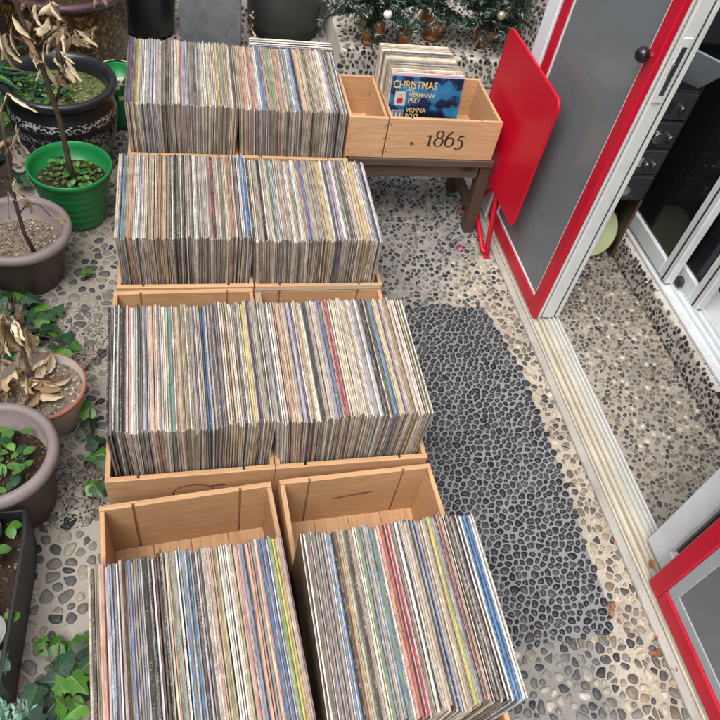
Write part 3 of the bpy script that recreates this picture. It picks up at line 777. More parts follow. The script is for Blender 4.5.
# a few sleeves lying across the back of the rear crate
b2 = MB()
for k in range(5): sleeve(b2, .006, .255, .312, 'nwlpw'[k], R, (0, 0, 0), 0, 8); 
nv = len(b2.v) // 5
for k in range(5):
    for i in range(k * nv, (k + 1) * nv):
        x, y, z = b2.v[i]; b2.v[i] = (.180 + y, 2.078 + k * .0145 + x - .06 * (z - .3) * 0, .1155 + z)
sb.v_off = len(sb.v)
for f, c in zip(b2.f, b2.c): sb.f.append([i + sb.v_off for i in f]); sb.c.append(c); sb.m.append(0)
sb.v.extend(b2.v)

# ------------------------------------------------------------------ bench with boxes
t = thing('bench', 'low dark wooden bench carrying two small pine boxes', 'bench', (.68, 1.87, 0))
for k in range(3):
    m = MB(); y0 = -.135 + k * .0905; m.box(-.235, .222, y0, y0 + .0885, .262, .286); m.build('seat_board', M['bench_x'], t, False, .003, 2)
m = MB(); m.box(-.2, .185, -.122, -.102, .215, .2617); m.build('apron', M['bench_x'], t, False, .002)
m = MB(); m.box(-.2, .185, .102, .122, .215, .2617); m.build('apron', M['bench_x'], t, False, .002)
for sx in (-1, 1):
    for sy in (-1, 1):
        m = MB(); x0 = (.187 if sx > 0 else -.225); y0 = (-.128 if sy < 0 else .088)
        s_ = .012 * sx; m.add([(x0 + s_, y0, 0), (x0 + .036 + s_, y0, 0), (x0 + .036 + s_, y0 + .04, 0), (x0 + s_, y0 + .04, 0), (x0, y0, .2615), (x0 + .036, y0, .2615), (x0 + .036, y0 + .04, .2615), (x0, y0 + .04, .2615)],
              [(3, 2, 1, 0), (4, 5, 6, 7), (0, 1, 5, 4), (1, 2, 6, 5), (2, 3, 7, 6), (3, 0, 4, 7)])
        m.build('leg', M['bench_z'], t, False, .002)
    m = MB(); x0 = .192 if sx > 0 else -.22; m.box(x0 + .005, x0 + .03, -.0875, .0875, .07, .1); m.build('stretcher', M['bench_y'], t, False, .002)
bx, bf = crate('small pine box burnt with 1865 on the bench, holding small records', .342, .25, .131, (.5475, 1.738, .2865), 0, .011, True, group='small pine boxes on the bench')
b2x, _ = crate('narrow empty pine box on the bench, between the tall records and the printed box', .113, .235, .129, (.431, 1.739, .2865), 0, .010, False, group='small pine boxes on the bench')

def ribbon(mb, pts, ws, y, ox, oz, s):
    P = [Vector((p[0], p[1])) for p in pts]; Lp = []; Rp = []
    for i, p in enumerate(P):
        d = (P[min(i + 1, len(P) - 1)] - P[max(i - 1, 0)]).normalized(); n = Vector((-d.y, d.x)) * ws[i] / 2
        Lp.append(p + n); Rp.append(p - n)
    vs = [(ox + q.x * s, y, oz + q.y * s) for q in Lp] + [(ox + q.x * s, y, oz + q.y * s) for q in Rp]; n = len(P)
    mb.add(vs, [(i, n + i, n + i + 1, i + 1) for i in range(n - 1)])
def arc(cx, cy, rx, ry, a0, a1, n=22):
    return [(cx + rx * math.cos(D(a0 + (a1 - a0) * i / n)), cy + ry * math.sin(D(a0 + (a1 - a0) * i / n))) for i in range(n + 1)]
def thick(pts, lo, hi, ang=0):   # thicker where the stroke runs vertically
    out = []
    for i in range(len(pts)):
        a = pts[max(i - 1, 0)]; b = pts[min(i + 1, len(pts) - 1)]
        v = abs(b[1] - a[1]) / (math.hypot(b[0] - a[0], b[1] - a[1]) + 1e-9); out.append(lo + (hi - lo) * v ** 1.5)
    return out
m = MB(); S = .052; Y = -.0007; OX, OZ = .118, .046
# 1
ribbon(m, [(.10, .0), (.24, .0), (.38, .0)], [.06] * 3, Y, OX, OZ, S)
ribbon(m, [(.24, .02), (.24, .3), (.24, .68)], [.13] * 3, Y - .0001, OX, OZ, S)
ribbon(m, [(.24, .66), (.17, .62), (.09, .58)], [.1, .07, .04], Y - .0002, OX, OZ, S)
# 8
p = arc(.78, .26, .24, .27, 0, 360); ribbon(m, p, thick(p, .05, .13), Y, OX, OZ, S)
p = arc(.78, .74, .19, .22, 0, 360); ribbon(m, p, thick(p, .05, .11), Y - .0001, OX, OZ, S)
# 6
p = arc(1.42, .28, .24, .29, 0, 360); ribbon(m, p, thick(p, .05, .13), Y, OX, OZ, S)
p = arc(1.68, .30, .50, .68, 112, 182); ribbon(m, p, thick(p, .05, .13), Y - .0001, OX, OZ, S)
# 5 (old style, dropping under the line)
p = arc(1.98, .14, .25, .30, 110, -130); ribbon(m, p, thick(p, .06, .14), Y, OX, OZ, S)
ribbon(m, [(1.89, .40), (1.92, .56), (1.96, .68)], [.06, .06, .06], Y - .0001, OX, OZ, S)
ribbon(m, [(1.95, .66), (2.1, .67), (2.26, .72)], [.1, .1, .07], Y - .0002, OX, OZ, S)
m.build('lettering', M['burn'], bx)
m = MB(); vs = [(.078 + .006 * math.cos(2 * PI * k / 16), -.0005, .052 + .005 * math.sin(2 * PI * k / 16)) for k in range(16)]
m.add(vs, [tuple(range(16))]); m.build('wood_knot', plain('knot', (.13, .05, .02), .6, .4, 200), bx)

# small records in the printed box: the front one shows a Christmas cover
def cover_mat():
    mm, N, L, b = nm('blue_night_cover'); v = coords(N, L, rand=False)
    f = noise(N, L, v, 16, 5, .6)
    L.new(ramp(N, L, f, [(.42, (.004, .007, .02)), (.49, (.008, .02, .07)), (.52, (.02, .12, .26)), (.7, (.03, .20, .40))]), b.inputs['Base Color'])
    b.inputs['Roughness'].default_value = .3
    return mm
def text_mesh(txt, size, mat, parent, loc, rx, name, squash=1.0):
    cu = bpy.data.curves.new('t', 'FONT'); cu.body = txt; cu.size = size; cu.resolution_u = 3; cu.offset = size * .012
    o = bpy.data.objects.new('t', cu); C.objects.link(o); bpy.context.view_layer.update()
    me = bpy.data.meshes.new_from_object(o.evaluated_get(bpy.context.evaluated_depsgraph_get()))
    bpy.data.objects.remove(o); me.materials.clear(); me.materials.append(mat)
    q = bpy.data.objects.new(name, me); C.objects.link(q); q.parent = parent; q.location = loc; q.rotation_euler = (rx, 0, 0); q.scale = (squash, 1, 1)
    return q
SZ = .214
ft = thing('record_sleeve', 'small Christmas record sleeve with gold lettering on dark blue, front of the printed box', 'record', (.552, 1.782, .298), 0, 'record sleeves standing in the wine crates')
ft.rotation_euler = (D(-9), 0, D(-.5))
m = MB(); m.box(0, SZ, 0, .004, 0, SZ); m.build('card', plain('cover_edge', (.42, .36, .44), .5, .1), ft, False, .0008)
m = MB(); m.add([(.001, -.0003, .001), (SZ - .001, -.0003, .001), (SZ - .001, -.0003, SZ - .006), (.001, -.0003, SZ - .006)], [(0, 1, 2, 3)]); m.build('printed_cover', cover_mat(), ft)
GOLD = plain('gold_print', (.62, .44, .16), .4, .1, 30, 0); WHT = plain('white_print', (.6, .55, .42), .4, .1, 30, 0)
text_mesh('CHRISTMAS', .031, GOLD, ft, (.006, -.0006, .174), PI / 2, 'lettering', .80)
text_mesh('WITH', .009, WHT, ft, (.047, -.0006, .1655), PI / 2, 'lettering')
text_mesh('HERMANN', .0185, GOLD, ft, (.056, -.0006, .151), PI / 2, 'lettering', .86)
text_mesh('PREY', .0185, GOLD, ft, (.056, -.0006, .134), PI / 2, 'lettering', .9)
text_mesh('VIENNA', .0185, GOLD, ft, (.054, -.0006, .107), PI / 2, 'lettering', .9)
text_mesh('BOYS', .0185, GOLD, ft, (.054, -.0006, .090), PI / 2, 'lettering', .9)
text_mesh('CHOIR', .0175, GOLD, ft, (.054, -.0006, .073), PI / 2, 'lettering', .9)
m = MB(); m.box(.016, .048, -.0008, -.0004, .124, .164, (.5, .44, .42, 0)); m.box(.024, .040, -.0012, -.0009, .1305, .146, (.35, .02, .03, 0)); m.box(.027, .037, -.0012, -.0009, .1465, .158, (.5, .3, .22, 0)); m.build('small_picture', M['crumb'], ft)
m = MB(); m.box(.012, .048, -.0008, -.0004, .074, .112, (.24, .25, .3, 0))
for k in range(6): m.box(.014 + k * .0055, .018 + k * .0055, -.0012, -.0009, .09, .104 + .004 * (k % 2), ((.5, .5, .52, 0), (.1, .1, .13, 0))[k % 2])
m.build('small_picture', M['crumb'], ft)
xs = 'mwcogskwdsctwnskgwtdscw'
for k in range(len(xs)):
    b2 = MB(); sleeve(b2, .0045, SZ, SZ, xs[k], R, (0, 0, 0), 0, 10)
    y = 1.789 + k * .0082
    for x_, yy, z in b2.v: pass
    base = len(sb.v); ln = R.uniform(-.006, .006) + .14 - k * .004
    sb.v.extend([(.552 - k * .0003 + yy + R.uniform(-.0003, .0003), y - x_ + (z * ln), .298 + z) for x_, yy, z in b2.v])
    for f, c in zip(b2.f, b2.c): sb.f.append([i + base for i in f]); sb.c.append(c); sb.m.append(0)
o = sb.build('record_sleeves', M['record'])
tag(o, 'tightly packed record sleeves in the third and rear crates and behind the Christmas cover', 'records', None, 'stuff')

# ------------------------------------------------------------------ folded red table
t = thing('folding_table', 'glossy red metal folding table, folded upright against the sliding door', 'table', (.93, 1.75, 0))
def rrect(y0, y1, z0, z1, r, n=7):
    p = []
    for cy, cz, a0 in ((y1 - r, z1 - r, 0), (y0 + r, z1 - r, 90), (y0 + r, z0 + r, 180), (y1 - r, z0 + r, 270)):
        for k in range(n + 1):
            a = D(a0 + 90 * k / n); p.append((cy + r * math.cos(a), cz + r * math.sin(a)))
    return p
p = rrect(-.212, .21, .188, .602, .028)
n = len(p); m = MB()
m.add([(-.008, a, b) for a, b in p] + [(.001, a, b) for a, b in p], [tuple(range(n)), tuple(range(n, 2 * n))[::-1]] + [(i, n + i, n + (i + 1) % n, (i + 1) % n) for i in range(n)])
m.build('tabletop', M['red'], t, False, .0025, 3)
for (ya, yb, xo) in ((-.17, .115, .014), (.15, -.13, .0225)):
    for dx in (0.0,):
        m = MB(); m.tube([(xo - .03 * 0, ya, .45), (xo - .004, (ya + yb) / 2, .22), (xo - .03, yb, .008)], .0085, 10)
        m.build('leg', M['red'], t, True)
        m = MB(); m.tube([(xo - .03, yb, .0005), (xo - .03, yb, .012)], .0105, 10); m.build('foot', M['red_worn'], t)
m = MB(); m.tube([(.0, -.13, .0095), (-.02, -.115, .02), (.0, .02, .035), (.012, .1, .05)], .0075, 8); m.build('stretcher', M['red'], t, True)
m = MB(); m.tube([(.012, -.15, .30), (.012, .16, .30)], .006, 8); m.build('stretcher', M['red'], t, True)

# ------------------------------------------------------------------ leaves and plants
LR = random.Random(21)
def frame_from(d, up):
    d = Vector(d).normalized(); u = Vector(up); s = d.cross(u)
    if s.length < 1e-4: s = d.cross(Vector((1, 0, 0)))
    s.normalize(); n = s.cross(d).normalized(); return d, s, n
IVY = [(0, -.02), (.16, -.13), (.42, -.10), (.52, .12), (.36, .28), (.44, .52), (.24, .56), (.0, 1.0)]
def ivy_leaf(mb, p, d, up, size, col, bend=.18):
    d, s, n = frame_from(d, up); p = Vector(p); c2 = tuple(x * 1.25 for x in col)
    right = [(a, b) for a, b in IVY]
    mid = [0, .12, .28, .5, .72, 1.0]
    vs = []; 
    ctr = [Vector((0, y)) for y in mid]
    def P(a, b): return p + d * (b * size) + s * (a * size) + n * (size * (-bend * abs(a) * 1.6 - .25 * b * b * bend * 3))
    # two fans (left and right of the rib) around the leaf centre
    for sg in (1, -1):
        pts = [P(sg * a, b) for a, b in right]
        c = P(0, .3)
        base = len(mb.v); vs = [c] + pts
        fs = [(0, i, i + 1) if sg > 0 else (0, i + 1, i) for i in range(1, len(pts))]
        q = LR.uniform(.88, 1.12)
        mb.add(vs, fs, [(col[0] * q * LR.uniform(.86, 1.14), col[1] * q * LR.uniform(.9, 1.1), col[2] * q, 0) for _ in fs])
    vc = tuple(min(1, x * 1.5 + .03) for x in col)
    for a, b in ((0, .95), (.40, .49), (-.40, .49), (.40, -.07), (-.40, -.07)):
        p0 = P(0, .02) + n * .0007; p1 = P(a * .5, b * .5 + .01) + n * .0009; p2 = P(a, b) + n * .0005
        w_ = s if abs(a) < .01 else d; w_ = w_ * size * .016
        mb.add([p0 - w_, p0 + w_, p1 + w_ * .7, p1 - w_ * .7, p2], [(0, 1, 2, 3), (3, 2, 4)], (*vc, 0))
def long_leaf(mb, p, d, up, L, w, col, curl=.5, fold=.3, n=7):
    d, s, nn = frame_from(d, up); vs = []; p = Vector(p)
    cur = Vector(p); dirv = Vector(d); q = LR.uniform(.85, 1.15)
    for i in range(n + 1):
        t = i / n; ww = w * (math.sin(PI * min(1, t * .93 + .05)) ** .8) * .5 if 0 < i < n else w * .03
        nrm = s.cross(dirv).normalized()
        vs += [cur + s * ww + nrm * (fold * ww), cur, cur - s * ww + nrm * (fold * ww)]
        dirv = (dirv - nrm * (curl / n)).normalized(); cur = cur + dirv * (L / n)
    fs = []
    for i in range(n): fs += [(3 * i, 3 * i + 1, 3 * i + 4, 3 * i + 3), (3 * i + 1, 3 * i + 2, 3 * i + 5, 3 * i + 4)]
    mb.add(vs, fs, [(col[0] * q, col[1] * q, col[2] * q, 0)] * len(fs))
BRIGHT = [rgb(72, 118, 44), rgb(82, 130, 52), rgb(62, 106, 40), rgb(96, 140, 62)]
DEEP = [rgb(32, 62, 40), rgb(40, 74, 50), rgb(26, 54, 38), rgb(50, 82, 52)]
DRY = [rgb(206, 186, 152), rgb(188, 164, 128), rgb(222, 206, 178), rgb(168, 142, 108), rgb(146, 118, 90), rgb(198, 178, 148)]
def ivy(label, spots, group='ivy plants creeping over the ground', z0=.0):
    c = (sum(s[0] for s in spots) / len(spots), sum(s[1] for s in spots) / len(spots), z0)
    t = thing('ivy_plant', label, 'ivy', c, 0, group)
    m = MB(); st = MB()
    root = Vector((0, 0, .002))
    for (x, y, sz, br) in spots:
        h = LR.uniform(.02, .055)
        p = Vector((x - c[0], y - c[1], h))
        a = LR.uniform(0, 2 * PI) if br < 2 else -PI / 2 + LR.uniform(-.6, .6)
        d = Vector((math.cos(a), math.sin(a), LR.uniform(-.25, .12)))
        col = LR.choice(BRIGHT if br else DEEP)
        sz *= .84; ivy_leaf(m, p - d * sz * .4, d, (LR.uniform(-.35, .35), LR.uniform(-.5, .15), 1), sz, col, LR.uniform(.1, .4))
        st.tube([root + Vector((LR.uniform(-.01, .01), LR.uniform(-.01, .01), 0)), (root + p) * .5 + Vector((0, 0, .012)), p - d * sz * .4], .0011, 5)
    m.build('foliage', M['leaf'], t, True)
    st.build('stem', M['bark'], t, True)
    return t
def scatter_spots(cx, cy, rx, ry, n, s0, s1, bright):
    return [(cx + LR.gauss(0, rx), cy + LR.gauss(0, ry), LR.uniform(s0, s1), 1 if LR.random() < bright else 0) for _ in range(n)]
ivy('pair of bright ivy leaves beside the brown pot, on the pebbles', [(-.302, 1.538, .04, 1), (-.297, 1.525, .03, 1)])
ivy('dense ivy clump between the brown pot and the red-rimmed pot', [(-.415, 1.398, .06, 1), (-.372, 1.326, .066, 1), (-.381, 1.36, .06, 0), (-.341, 1.256, .07, 0), (-.345, 1.23, .066, 1), (-.33, 1.30, .05, 0), (-.471, 1.455, .055, 1), (-.441, 1.311, .06, 0), (-.46, 1.245, .06, 0), (-.50, 1.38, .07, 0), (-.30, 1.24, .034, 1), (-.43, 1.44, .05, 0), (-.36, 1.40, .05, 0), (-.49, 1.30, .05, 1)] + scatter_spots(-.5, 1.33, .07, .1, 34, .04, .065, .25))
ivy('ivy growing between the red-rimmed pot and the second-row crate', [(-.272, 1.036, .06, 1), (-.262, .995, .05, 0), (-.238, .923, .056, 1), (-.243, .96, .05, 0), (-.226, .90, .04, 0), (-.233, .845, .05, 1), (-.224, .825, .04, 0), (-.255, 1.01, .045, 0), (-.25, .93, .04, 0), (-.226, .96, .045, 0)])
ivy('bright ivy beside the nearest crate, in front of the black planter', [(-.310, .511, .032, 1), (-.293, .505, .055, 1), (-.240, .512, .062, 1), (-.262, .48, .06, 0), (-.267, .435, .05, 1), (-.262, .40, .05, 1), (-.29, .446, .055, 0), (-.236, .43, .055, 1), (-.24, .385, .05, 1), (-.31, .42, .05, 0), (-.25, .45, .05, 0), (-.285, .39, .05, 0), (-.26, .36, .05, 0), (-.3, .37, .05, 0), (-.225, .46, .05, 0), (-.23, .49, .04, 0)])
ivy('dark ivy behind the brown pot under the dry leaves', scatter_spots(-.62, 1.72, .1, .14, 60, .045, .07, .12))
ivy('ivy mat along the low wall behind the large grey pot', scatter_spots(-.62, .98, .09, .16, 70, .04, .065, .3))
ivy('shaded ivy behind the black scribbled pot', scatter_spots(-.75, 2.3, .12, .16, 60, .05, .08, .15))

def granules(mb, cx, cy, cz, r, n, cols, s0, s1, dome=0.0, flat=True):
    for _ in range(n):
        a = LR.uniform(0, 2 * PI); q = r * math.sqrt(LR.random())
        x, y = cx + q * math.cos(a), cy + q * math.sin(a); s = LR.uniform(s0, s1); z = cz + dome * (1 - (q / r) ** 2)
        v = [Vector((LR.uniform(-1, 1), LR.uniform(-1, 1), LR.uniform(-.2, .9))) * s for _ in range(5)]
        c = LR.choice(cols)
        mb.add([(x + k.x, y + k.y, z + k.z) for k in v], [(0, 1, 2), (0, 2, 3), (0, 3, 1), (1, 2, 4), (2, 3, 4), (1, 3, 4)], (*c, 0))
def soil_disc(t, r, z, cols, n=420, s=(.002, .005), dome=.006):
    m = MB(); K = 28; m.add([(0, 0, z + dome)] + [(r * math.cos(2 * PI * k / K), r * math.sin(2 * PI * k / K), z) for k in range(K)], [(0, 1 + k, 1 + (k + 1) % K) for k in range(K)], (*[x * .7 for x in cols[0]], 0))
    granules(m, 0, 0, z, r * .98, n, cols, s[0], s[1], dome)
    return m.build('soil', M['crumb'], t)
BROWNSOIL = [rgb(70, 54, 42), rgb(92, 74, 58), rgb(54, 42, 34), rgb(118, 98, 78)]
GREYSOIL = [rgb(150, 134, 118), rgb(176, 160, 142), rgb(128, 112, 98), rgb(98, 84, 74), rgb(196, 182, 164)]
MOSS = [rgb(120, 130, 80), rgb(146, 146, 100), rgb(92, 112, 56), rgb(150, 138, 108), rgb(74, 92, 48)]
def weeds(t, r, z, n, s0, s1, bright, name='weeds', cx=0, cy=0):
    m = MB()
    for _ in range(n):
        a = LR.uniform(0, 2 * PI); q = r * math.sqrt(LR.random()); h = LR.uniform(.006, .03)
        sz = LR.uniform(s0, s1); b = LR.uniform(0, 2 * PI)
        long_leaf(m, (cx + q * math.cos(a), cy + q * math.sin(a), z + h), (math.cos(b), math.sin(b), LR.uniform(-.1, .6)), (0, 0, 1), sz, sz * .6, LR.choice(BRIGHT if LR.random() < bright else DEEP), .6, .2, 4)
    return m.build(name, M['leaf'], t, True)
def stems(t, pts, r0, r1):
    m = MB(); n = len(pts); m.tube(pts, [r0 + (r1 - r0) * i / (n - 1) for i in range(n)], 9)
    return m
def dry_leaves(m, spots, L0=.055, L1=.085, w=.026, down=.8):
    for p in spots:
        for rep in range(LR.choice([1, 1, 2])):
            a = LR.uniform(0, 2 * PI); k0 = len(m.v)
            long_leaf(m, (p[0], p[1], p[2]), (math.cos(a) * .45, math.sin(a) * .45, LR.uniform(-down * 1.8, -.05) if down > .5 else LR.uniform(-.2, .2)), (math.sin(a) + LR.uniform(-.6, .6), -math.cos(a) + LR.uniform(-.6, .6), .5), LR.uniform(L0, L1) * .88, w * LR.uniform(.28, .6), LR.choice(DRY), LR.uniform(-.7, 1.5), LR.uniform(.4, 1.7), 9)
            m.v[k0:] = [(x + LR.uniform(-.002, .002), y + LR.uniform(-.002, .002), z + LR.uniform(-.002, .002)) for x, y, z in m.v[k0:]]
# green plastic pot with dark stem
G = 'potted plants along the planted side'
t = thing('potted_plant', 'bright green plastic pot with weeds and one tall dark withered stem', 'plant', (-.343, 1.815, 0), 0, G)
prof = [(0, .003), (.076, .003), (.081, .010)]
for k in range(5):
    z = .022 + k * .026; r = .0835 + k * .0048
    prof += [(r, z), (r + .0008, z + .012), (r + .0036, z + .0155), (r + .0038, z + .0215), (r + .0046, z + .0235)]
prof += [(.111, .168), (.116, .170), (.1165, .184), (.114, .186), (.110, .184), (.1075, .168), (.098, .13), (0, .13)]
m = MB(); m.lathe(prof, 72); o = m.build('pot', M['green_plastic'], t, True)
soil_disc(t, .1, .131, BROWNSOIL + MOSS[:2], 500)
weeds(t, .08, .135, 90, .012, .026, .9)
m = stems(t, [(.012, -.027, .13), (.006, -.032, .22), (.004, -.035, .346), (-.004, -.045, .43), (-.011, -.055, .52), (-.026, -.068, .6), (-.036, -.075, .68), (-.05, -.08, .78)], .0085, .0045)
for (a, b, c) in (((.004, -.035, .40), (.03, -.05, .47), (.05, -.06, .52)), ((-.011, -.055, .52), (-.04, -.06, .57), (-.075, -.06, .585)), ((-.015, -.058, .55), (.03, -.07, .60), (.07, -.075, .625)), ((-.02, -.062, .58), (0.0, -.06, .64), (.04, -.06, .67))):
    m.tube([a, b, c], [.004, .0028, .0014], 6)
m.build('stem', M['bark'], t, True)
m = MB()
dry_leaves(m, [(-.02, -.06, .56), (-.01, -.06, .555), (.0, -.065, .545), (-.075, -.06, .585), (-.09, -.06, .6), (.05, -.07, .60), (.068, -.075, .625), (.025, -.068, .63), (.04, -.06, .67), (.052, -.06, .66), (-.03, -.06, .62), (.02, -.06, .60), (.05, -.06, .53), (.03, -.055, .51), (-.012, -.055, .53), (.08, -.05, .6), (.07, -.06, .585), (-.05, -.06, .63), (.006, -.06, .66), (.0, -.055, .51), (-.04, -.06, .60), (-.06, -.055, .60), (.015, -.06, .575), (.035, -.065, .61), (.06, -.07, .615), (.02, -.06, .49), (-.02, -.05, .50), (.03, -.05, .48), (.045, -.055, .515), (-.03, -.06, .58), (-.085, -.05, .56)], .05, .085, .032)
dry_leaves(m, [(-.03, .0, .14), (.03, -.04, .14), (-.045, .01, .143)], .025, .045, .018, .1)
m.build('dry_leaves', M['dead_leaf'], t, True)

# black glazed pot with scribbles
t = thing('potted_plant', 'large black glazed pot painted with white scribbles, mossy soil inside', 'plant', (-.385, 2.112, 0), 0, G); t.scale = (1, 1, .85)
m = MB(); m.lathe([(0, .004), (.10, .004), (.118, .02), (.142, .09), (.157, .17), (.160, .215), (.154, .255), (.147, .275), (.148, .285)], 80); m.build('pot', M['scribble'], t, True)
m = MB(); m.lathe([(.1482, .2845), (.153, .292), (.166, .312), (.1685, .322), (.164, .331), (.154, .332), (.144, .326), (.136, .30), (.134, .27)], 80); m.build('rim', plain('black_glaze', (.02, .02, .024), .25, .3, 14, .2), t, True)
soil_disc(t, .135, .275, MOSS + BROWNSOIL[:2], 1000, (.002, .006), .02)
weeds(t, .08, .29, 150, .014, .03, .55, cx=-.05, cy=-.02)
m = MB()
for k in range(26):
    a = LR.uniform(0, 2 * PI); long_leaf(m, (-.16 + LR.uniform(-.05, .05), .03 + LR.uniform(-.06, .06), .33), (math.cos(a), math.sin(a), .5), (0, 0, 1), LR.uniform(.08, .15), .014, LR.choice(BRIGHT[:3] + DEEP), .9, .3, 6)
m.build('grassy_leaves', M['leaf'], t, True)
m = stems(t, [(.02, .0, .28), (.01, .02, .4), (.03, .03, .56)], .013, .005); m.tube([(.01, .02, .4), (-.03, .02, .5), (-.06, .03, .6)], [.005, .003, .0015], 6); m.tube([(.02, .02, .45), (.08, .03, .47), (.12, .02, .5)], [.003, .002, .001], 6); m.build('stem', M['bark'], t, True)
m = MB(); dry_leaves(m, [(.02, .03, .5), (.03, .03, .54), (.0, .02, .45), (-.02, .02, .47), (.06, .03, .47), (.08, .03, .48), (.1, .02, .49), (.12, .02, .5), (-.05, .03, .57), (.015, .02, .43), (.09, .03, .455), (.02, .01, .42), (.0, .01, .4)], .04, .07, .024); m.build('dry_leaves', M['dead_leaf'], t, True)

# brown plastic pot
t = thing('potted_plant', 'brown plastic pot with mauve rim, gravelly soil and a bare withered stem', 'plant', (-.452, 1.552, 0), 0, G)
m = MB(); m.lathe([(0, .003), (.085, .003), (.09, .01), (.118, .145), (.119, .15)], 64); m.build('pot', M['brown_plastic'], t, True)
m = MB(); m.lathe([(.1192, .145), (.129, .150), (.1345, .160), (.134, .170), (.127, .177), (.116, .176), (.111, .168), (.106, .11), (0, .11)], 64); m.build('rim', M['mauve_rim'], t, True)
soil_disc(t, .108, .112, GREYSOIL, 900, (.0025, .0055), .012)
m = stems(t, [(.045, -.05, .11), (.03, -.055, .2), (.03, -.06, .3), (.04, -.055, .44), (.05, -.05, .56)], .006, .003)
m.tube([(.03, -.058, .26), (.06, -.06, .30), (.085, -.055, .285), (.1, -.05, .25)], [.0022, .0018, .0014, .001], 6); m.tube([(.035, -.058, .36), (.0, -.06, .40), (-.03, -.06, .42)], [.0025, .0018, .001], 6); m.tube([(.04, -.055, .44), (.07, -.055, .49), (.075, -.055, .51)], [.0025, .0018, .001], 6)
m.build('stem', M['bark'], t, True)
m = MB(); dry_leaves(m, [(.075, -.055, .51), (.08, -.055, .50), (.055, -.055, .47), (.06, -.055, .46), (.0, -.06, .40), (-.03, -.06, .42), (.02, -.06, .33), (.045, -.058, .32), (.1, -.05, .26), (.04, -.058, .36), (-.01, -.06, .38), (.05, -.05, .56), (.07, -.05, .58)], .055, .085, .026); dry_leaves(m, [(-.02, -.05, .13)], .04, .05, .02, .1); m.build('dry_leaves', M['dead_leaf'], t, True)

# pale pot with red rim
t = thing('potted_plant', 'shallow pale pot with worn red rim and a collapsed dry plant', 'plant', (-.352, 1.062, 0), 0, G)
m = MB(); m.lathe([(0, .003), (.066, .003), (.07, .008), (.092, .112), (.0925, .114)], 56); m.build('pot', M['pale_pot'], t, True)
m = MB(); m.lathe([(.0927, .1135), (.0975, .117), (.0985, .122), (.0965, .126), (.0935, .126)], 56); m.build('rim', M['terracotta'], t, True)
m = MB(); m.lathe([(.0934, .1258), (.091, .124), (.088, .10), (0, .10)], 56); m.build('inner_wall', M['pale_pot'], t, True)
soil_disc(t, .089, .102, GREYSOIL, 800, (.0022, .005), .008)
m = stems(t, [(-.01, -.01, .1), (-.02, .02, .16), (-.03, .05, .24), (-.045, .06, .32)], .005, .003); m.build('stem', M['bark'], t, True)
m = MB()
dry_leaves(m, [(-.045, .06, .30), (-.03, .06, .29), (-.02, .06, .27), (-.05, .05, .27), (-.01, .05, .25), (-.03, .05, .23), (-.02, .04, .21), (-.055, .05, .24), (-.035, .04, .26), (-.06, .06, .22)], .05, .08, .03, 1.0)
dry_leaves(m, [(-.02, .0, .135), (-.01, -.02, .125), (.0, -.01, .13), (-.03, .02, .15), (-.03, -.03, .125), (-.01, .01, .14), (.01, .0, .13), (-.04, .0, .13), (-.05, .02, .13), (-.03, .03, .14), (-.06, -.01, .12), (-.015, .03, .15), (.0, .02, .14), (-.045, .03, .16), (-.02, .01, .155), (-.06, .03, .125), (.01, .03, .125), (-.07, .01, .12), (-.03, -.05, .12)], .045, .08, .046, .2)
dry_leaves(m, [(-.03, .05, .2), (-.04, .05, .24), (-.02, .05, .22), (-.05, .06, .26), (-.03, .06, .28), (-.045, .055, .3), (-.01, .055, .26), (-.06, .05, .2), (-.02, .06, .3)], .05, .085, .038, .9)
m.build('dry_leaves', M['dead_leaf'], t, True)

# large mauve-grey pot
t = thing('potted_plant', 'large mauve grey pot with thick rim holding green seedlings', 'plant', (-.405, .842, 0), 0, G)
m = MB(); m.lathe([(0, .003), (.085, .003), (.09, .01), (.107, .165), (.108, .17)], 64); m.build('pot', M['brown_plastic'], t, True)
m = MB(); m.lathe([(.1082, .165), (.118, .171), (.1235, .184), (.123, .195), (.116, .203), (.106, .202), (.101, .194), (.097, .13), (0, .13)], 64); m.build('rim', M['mauve_rim'], t, True)
soil_disc(t, .096, .132, BROWNSOIL + [rgb(40, 34, 30)], 600, (.002, .005), .01)
weeds(t, .085, .14, 46, .02, .034, .75)
m = MB()
for k in range(12):
    a = LR.uniform(0, 2 * PI); q = LR.uniform(.01, .07); x, y = q * math.cos(a), q * math.sin(a); m.tube([(x, y, .135), (x + LR.uniform(-.02, .02), y + LR.uniform(-.02, .02), .19)], .0012, 5, (*rgb(70, 110, 48), 0))
m.build('stem', M['leaf'], t)

# black trough planter
t = thing('planter', 'long black plastic trough planter full of seedlings and bark', 'planter', (-.44, .56, 0), 0)
m = MB()
outer = [(-.1, -.14), (.098, -.14), (.106, .13), (.100, .185), (-.1, .185)]; inn = [(-.092, -.132), (.090, -.132), (.098, .13), (.092, .177), (-.092, .177)]
n = 5
bo = [(x * .93, y * .97, .002) for x, y in outer]; to = [(x, y, .142) for x, y in outer]; ti = [(x, y, .142) for x, y in inn]; bi = [(x * .95, y * .97, .02) for x, y in inn]
m.add(bo + to + ti + bi, [tuple(range(n))[::-1]] + [(i, (i + 1) % n, n + (i + 1) % n, n + i) for i in range(n)] + [(n + i, n + (i + 1) % n, 2 * n + (i + 1) % n, 2 * n + i) for i in range(n)] + [(2 * n + i, 2 * n + (i + 1) % n, 3 * n + (i + 1) % n, 3 * n + i) for i in range(n)] + [tuple(range(3 * n, 4 * n))])
m.build('trough', M['planter'], t, False, .002, 2)
m = MB(); m.add([(x * .97, y * .98, .10) for x, y in inn], [tuple(range(n))], (*BROWNSOIL[2], 0))
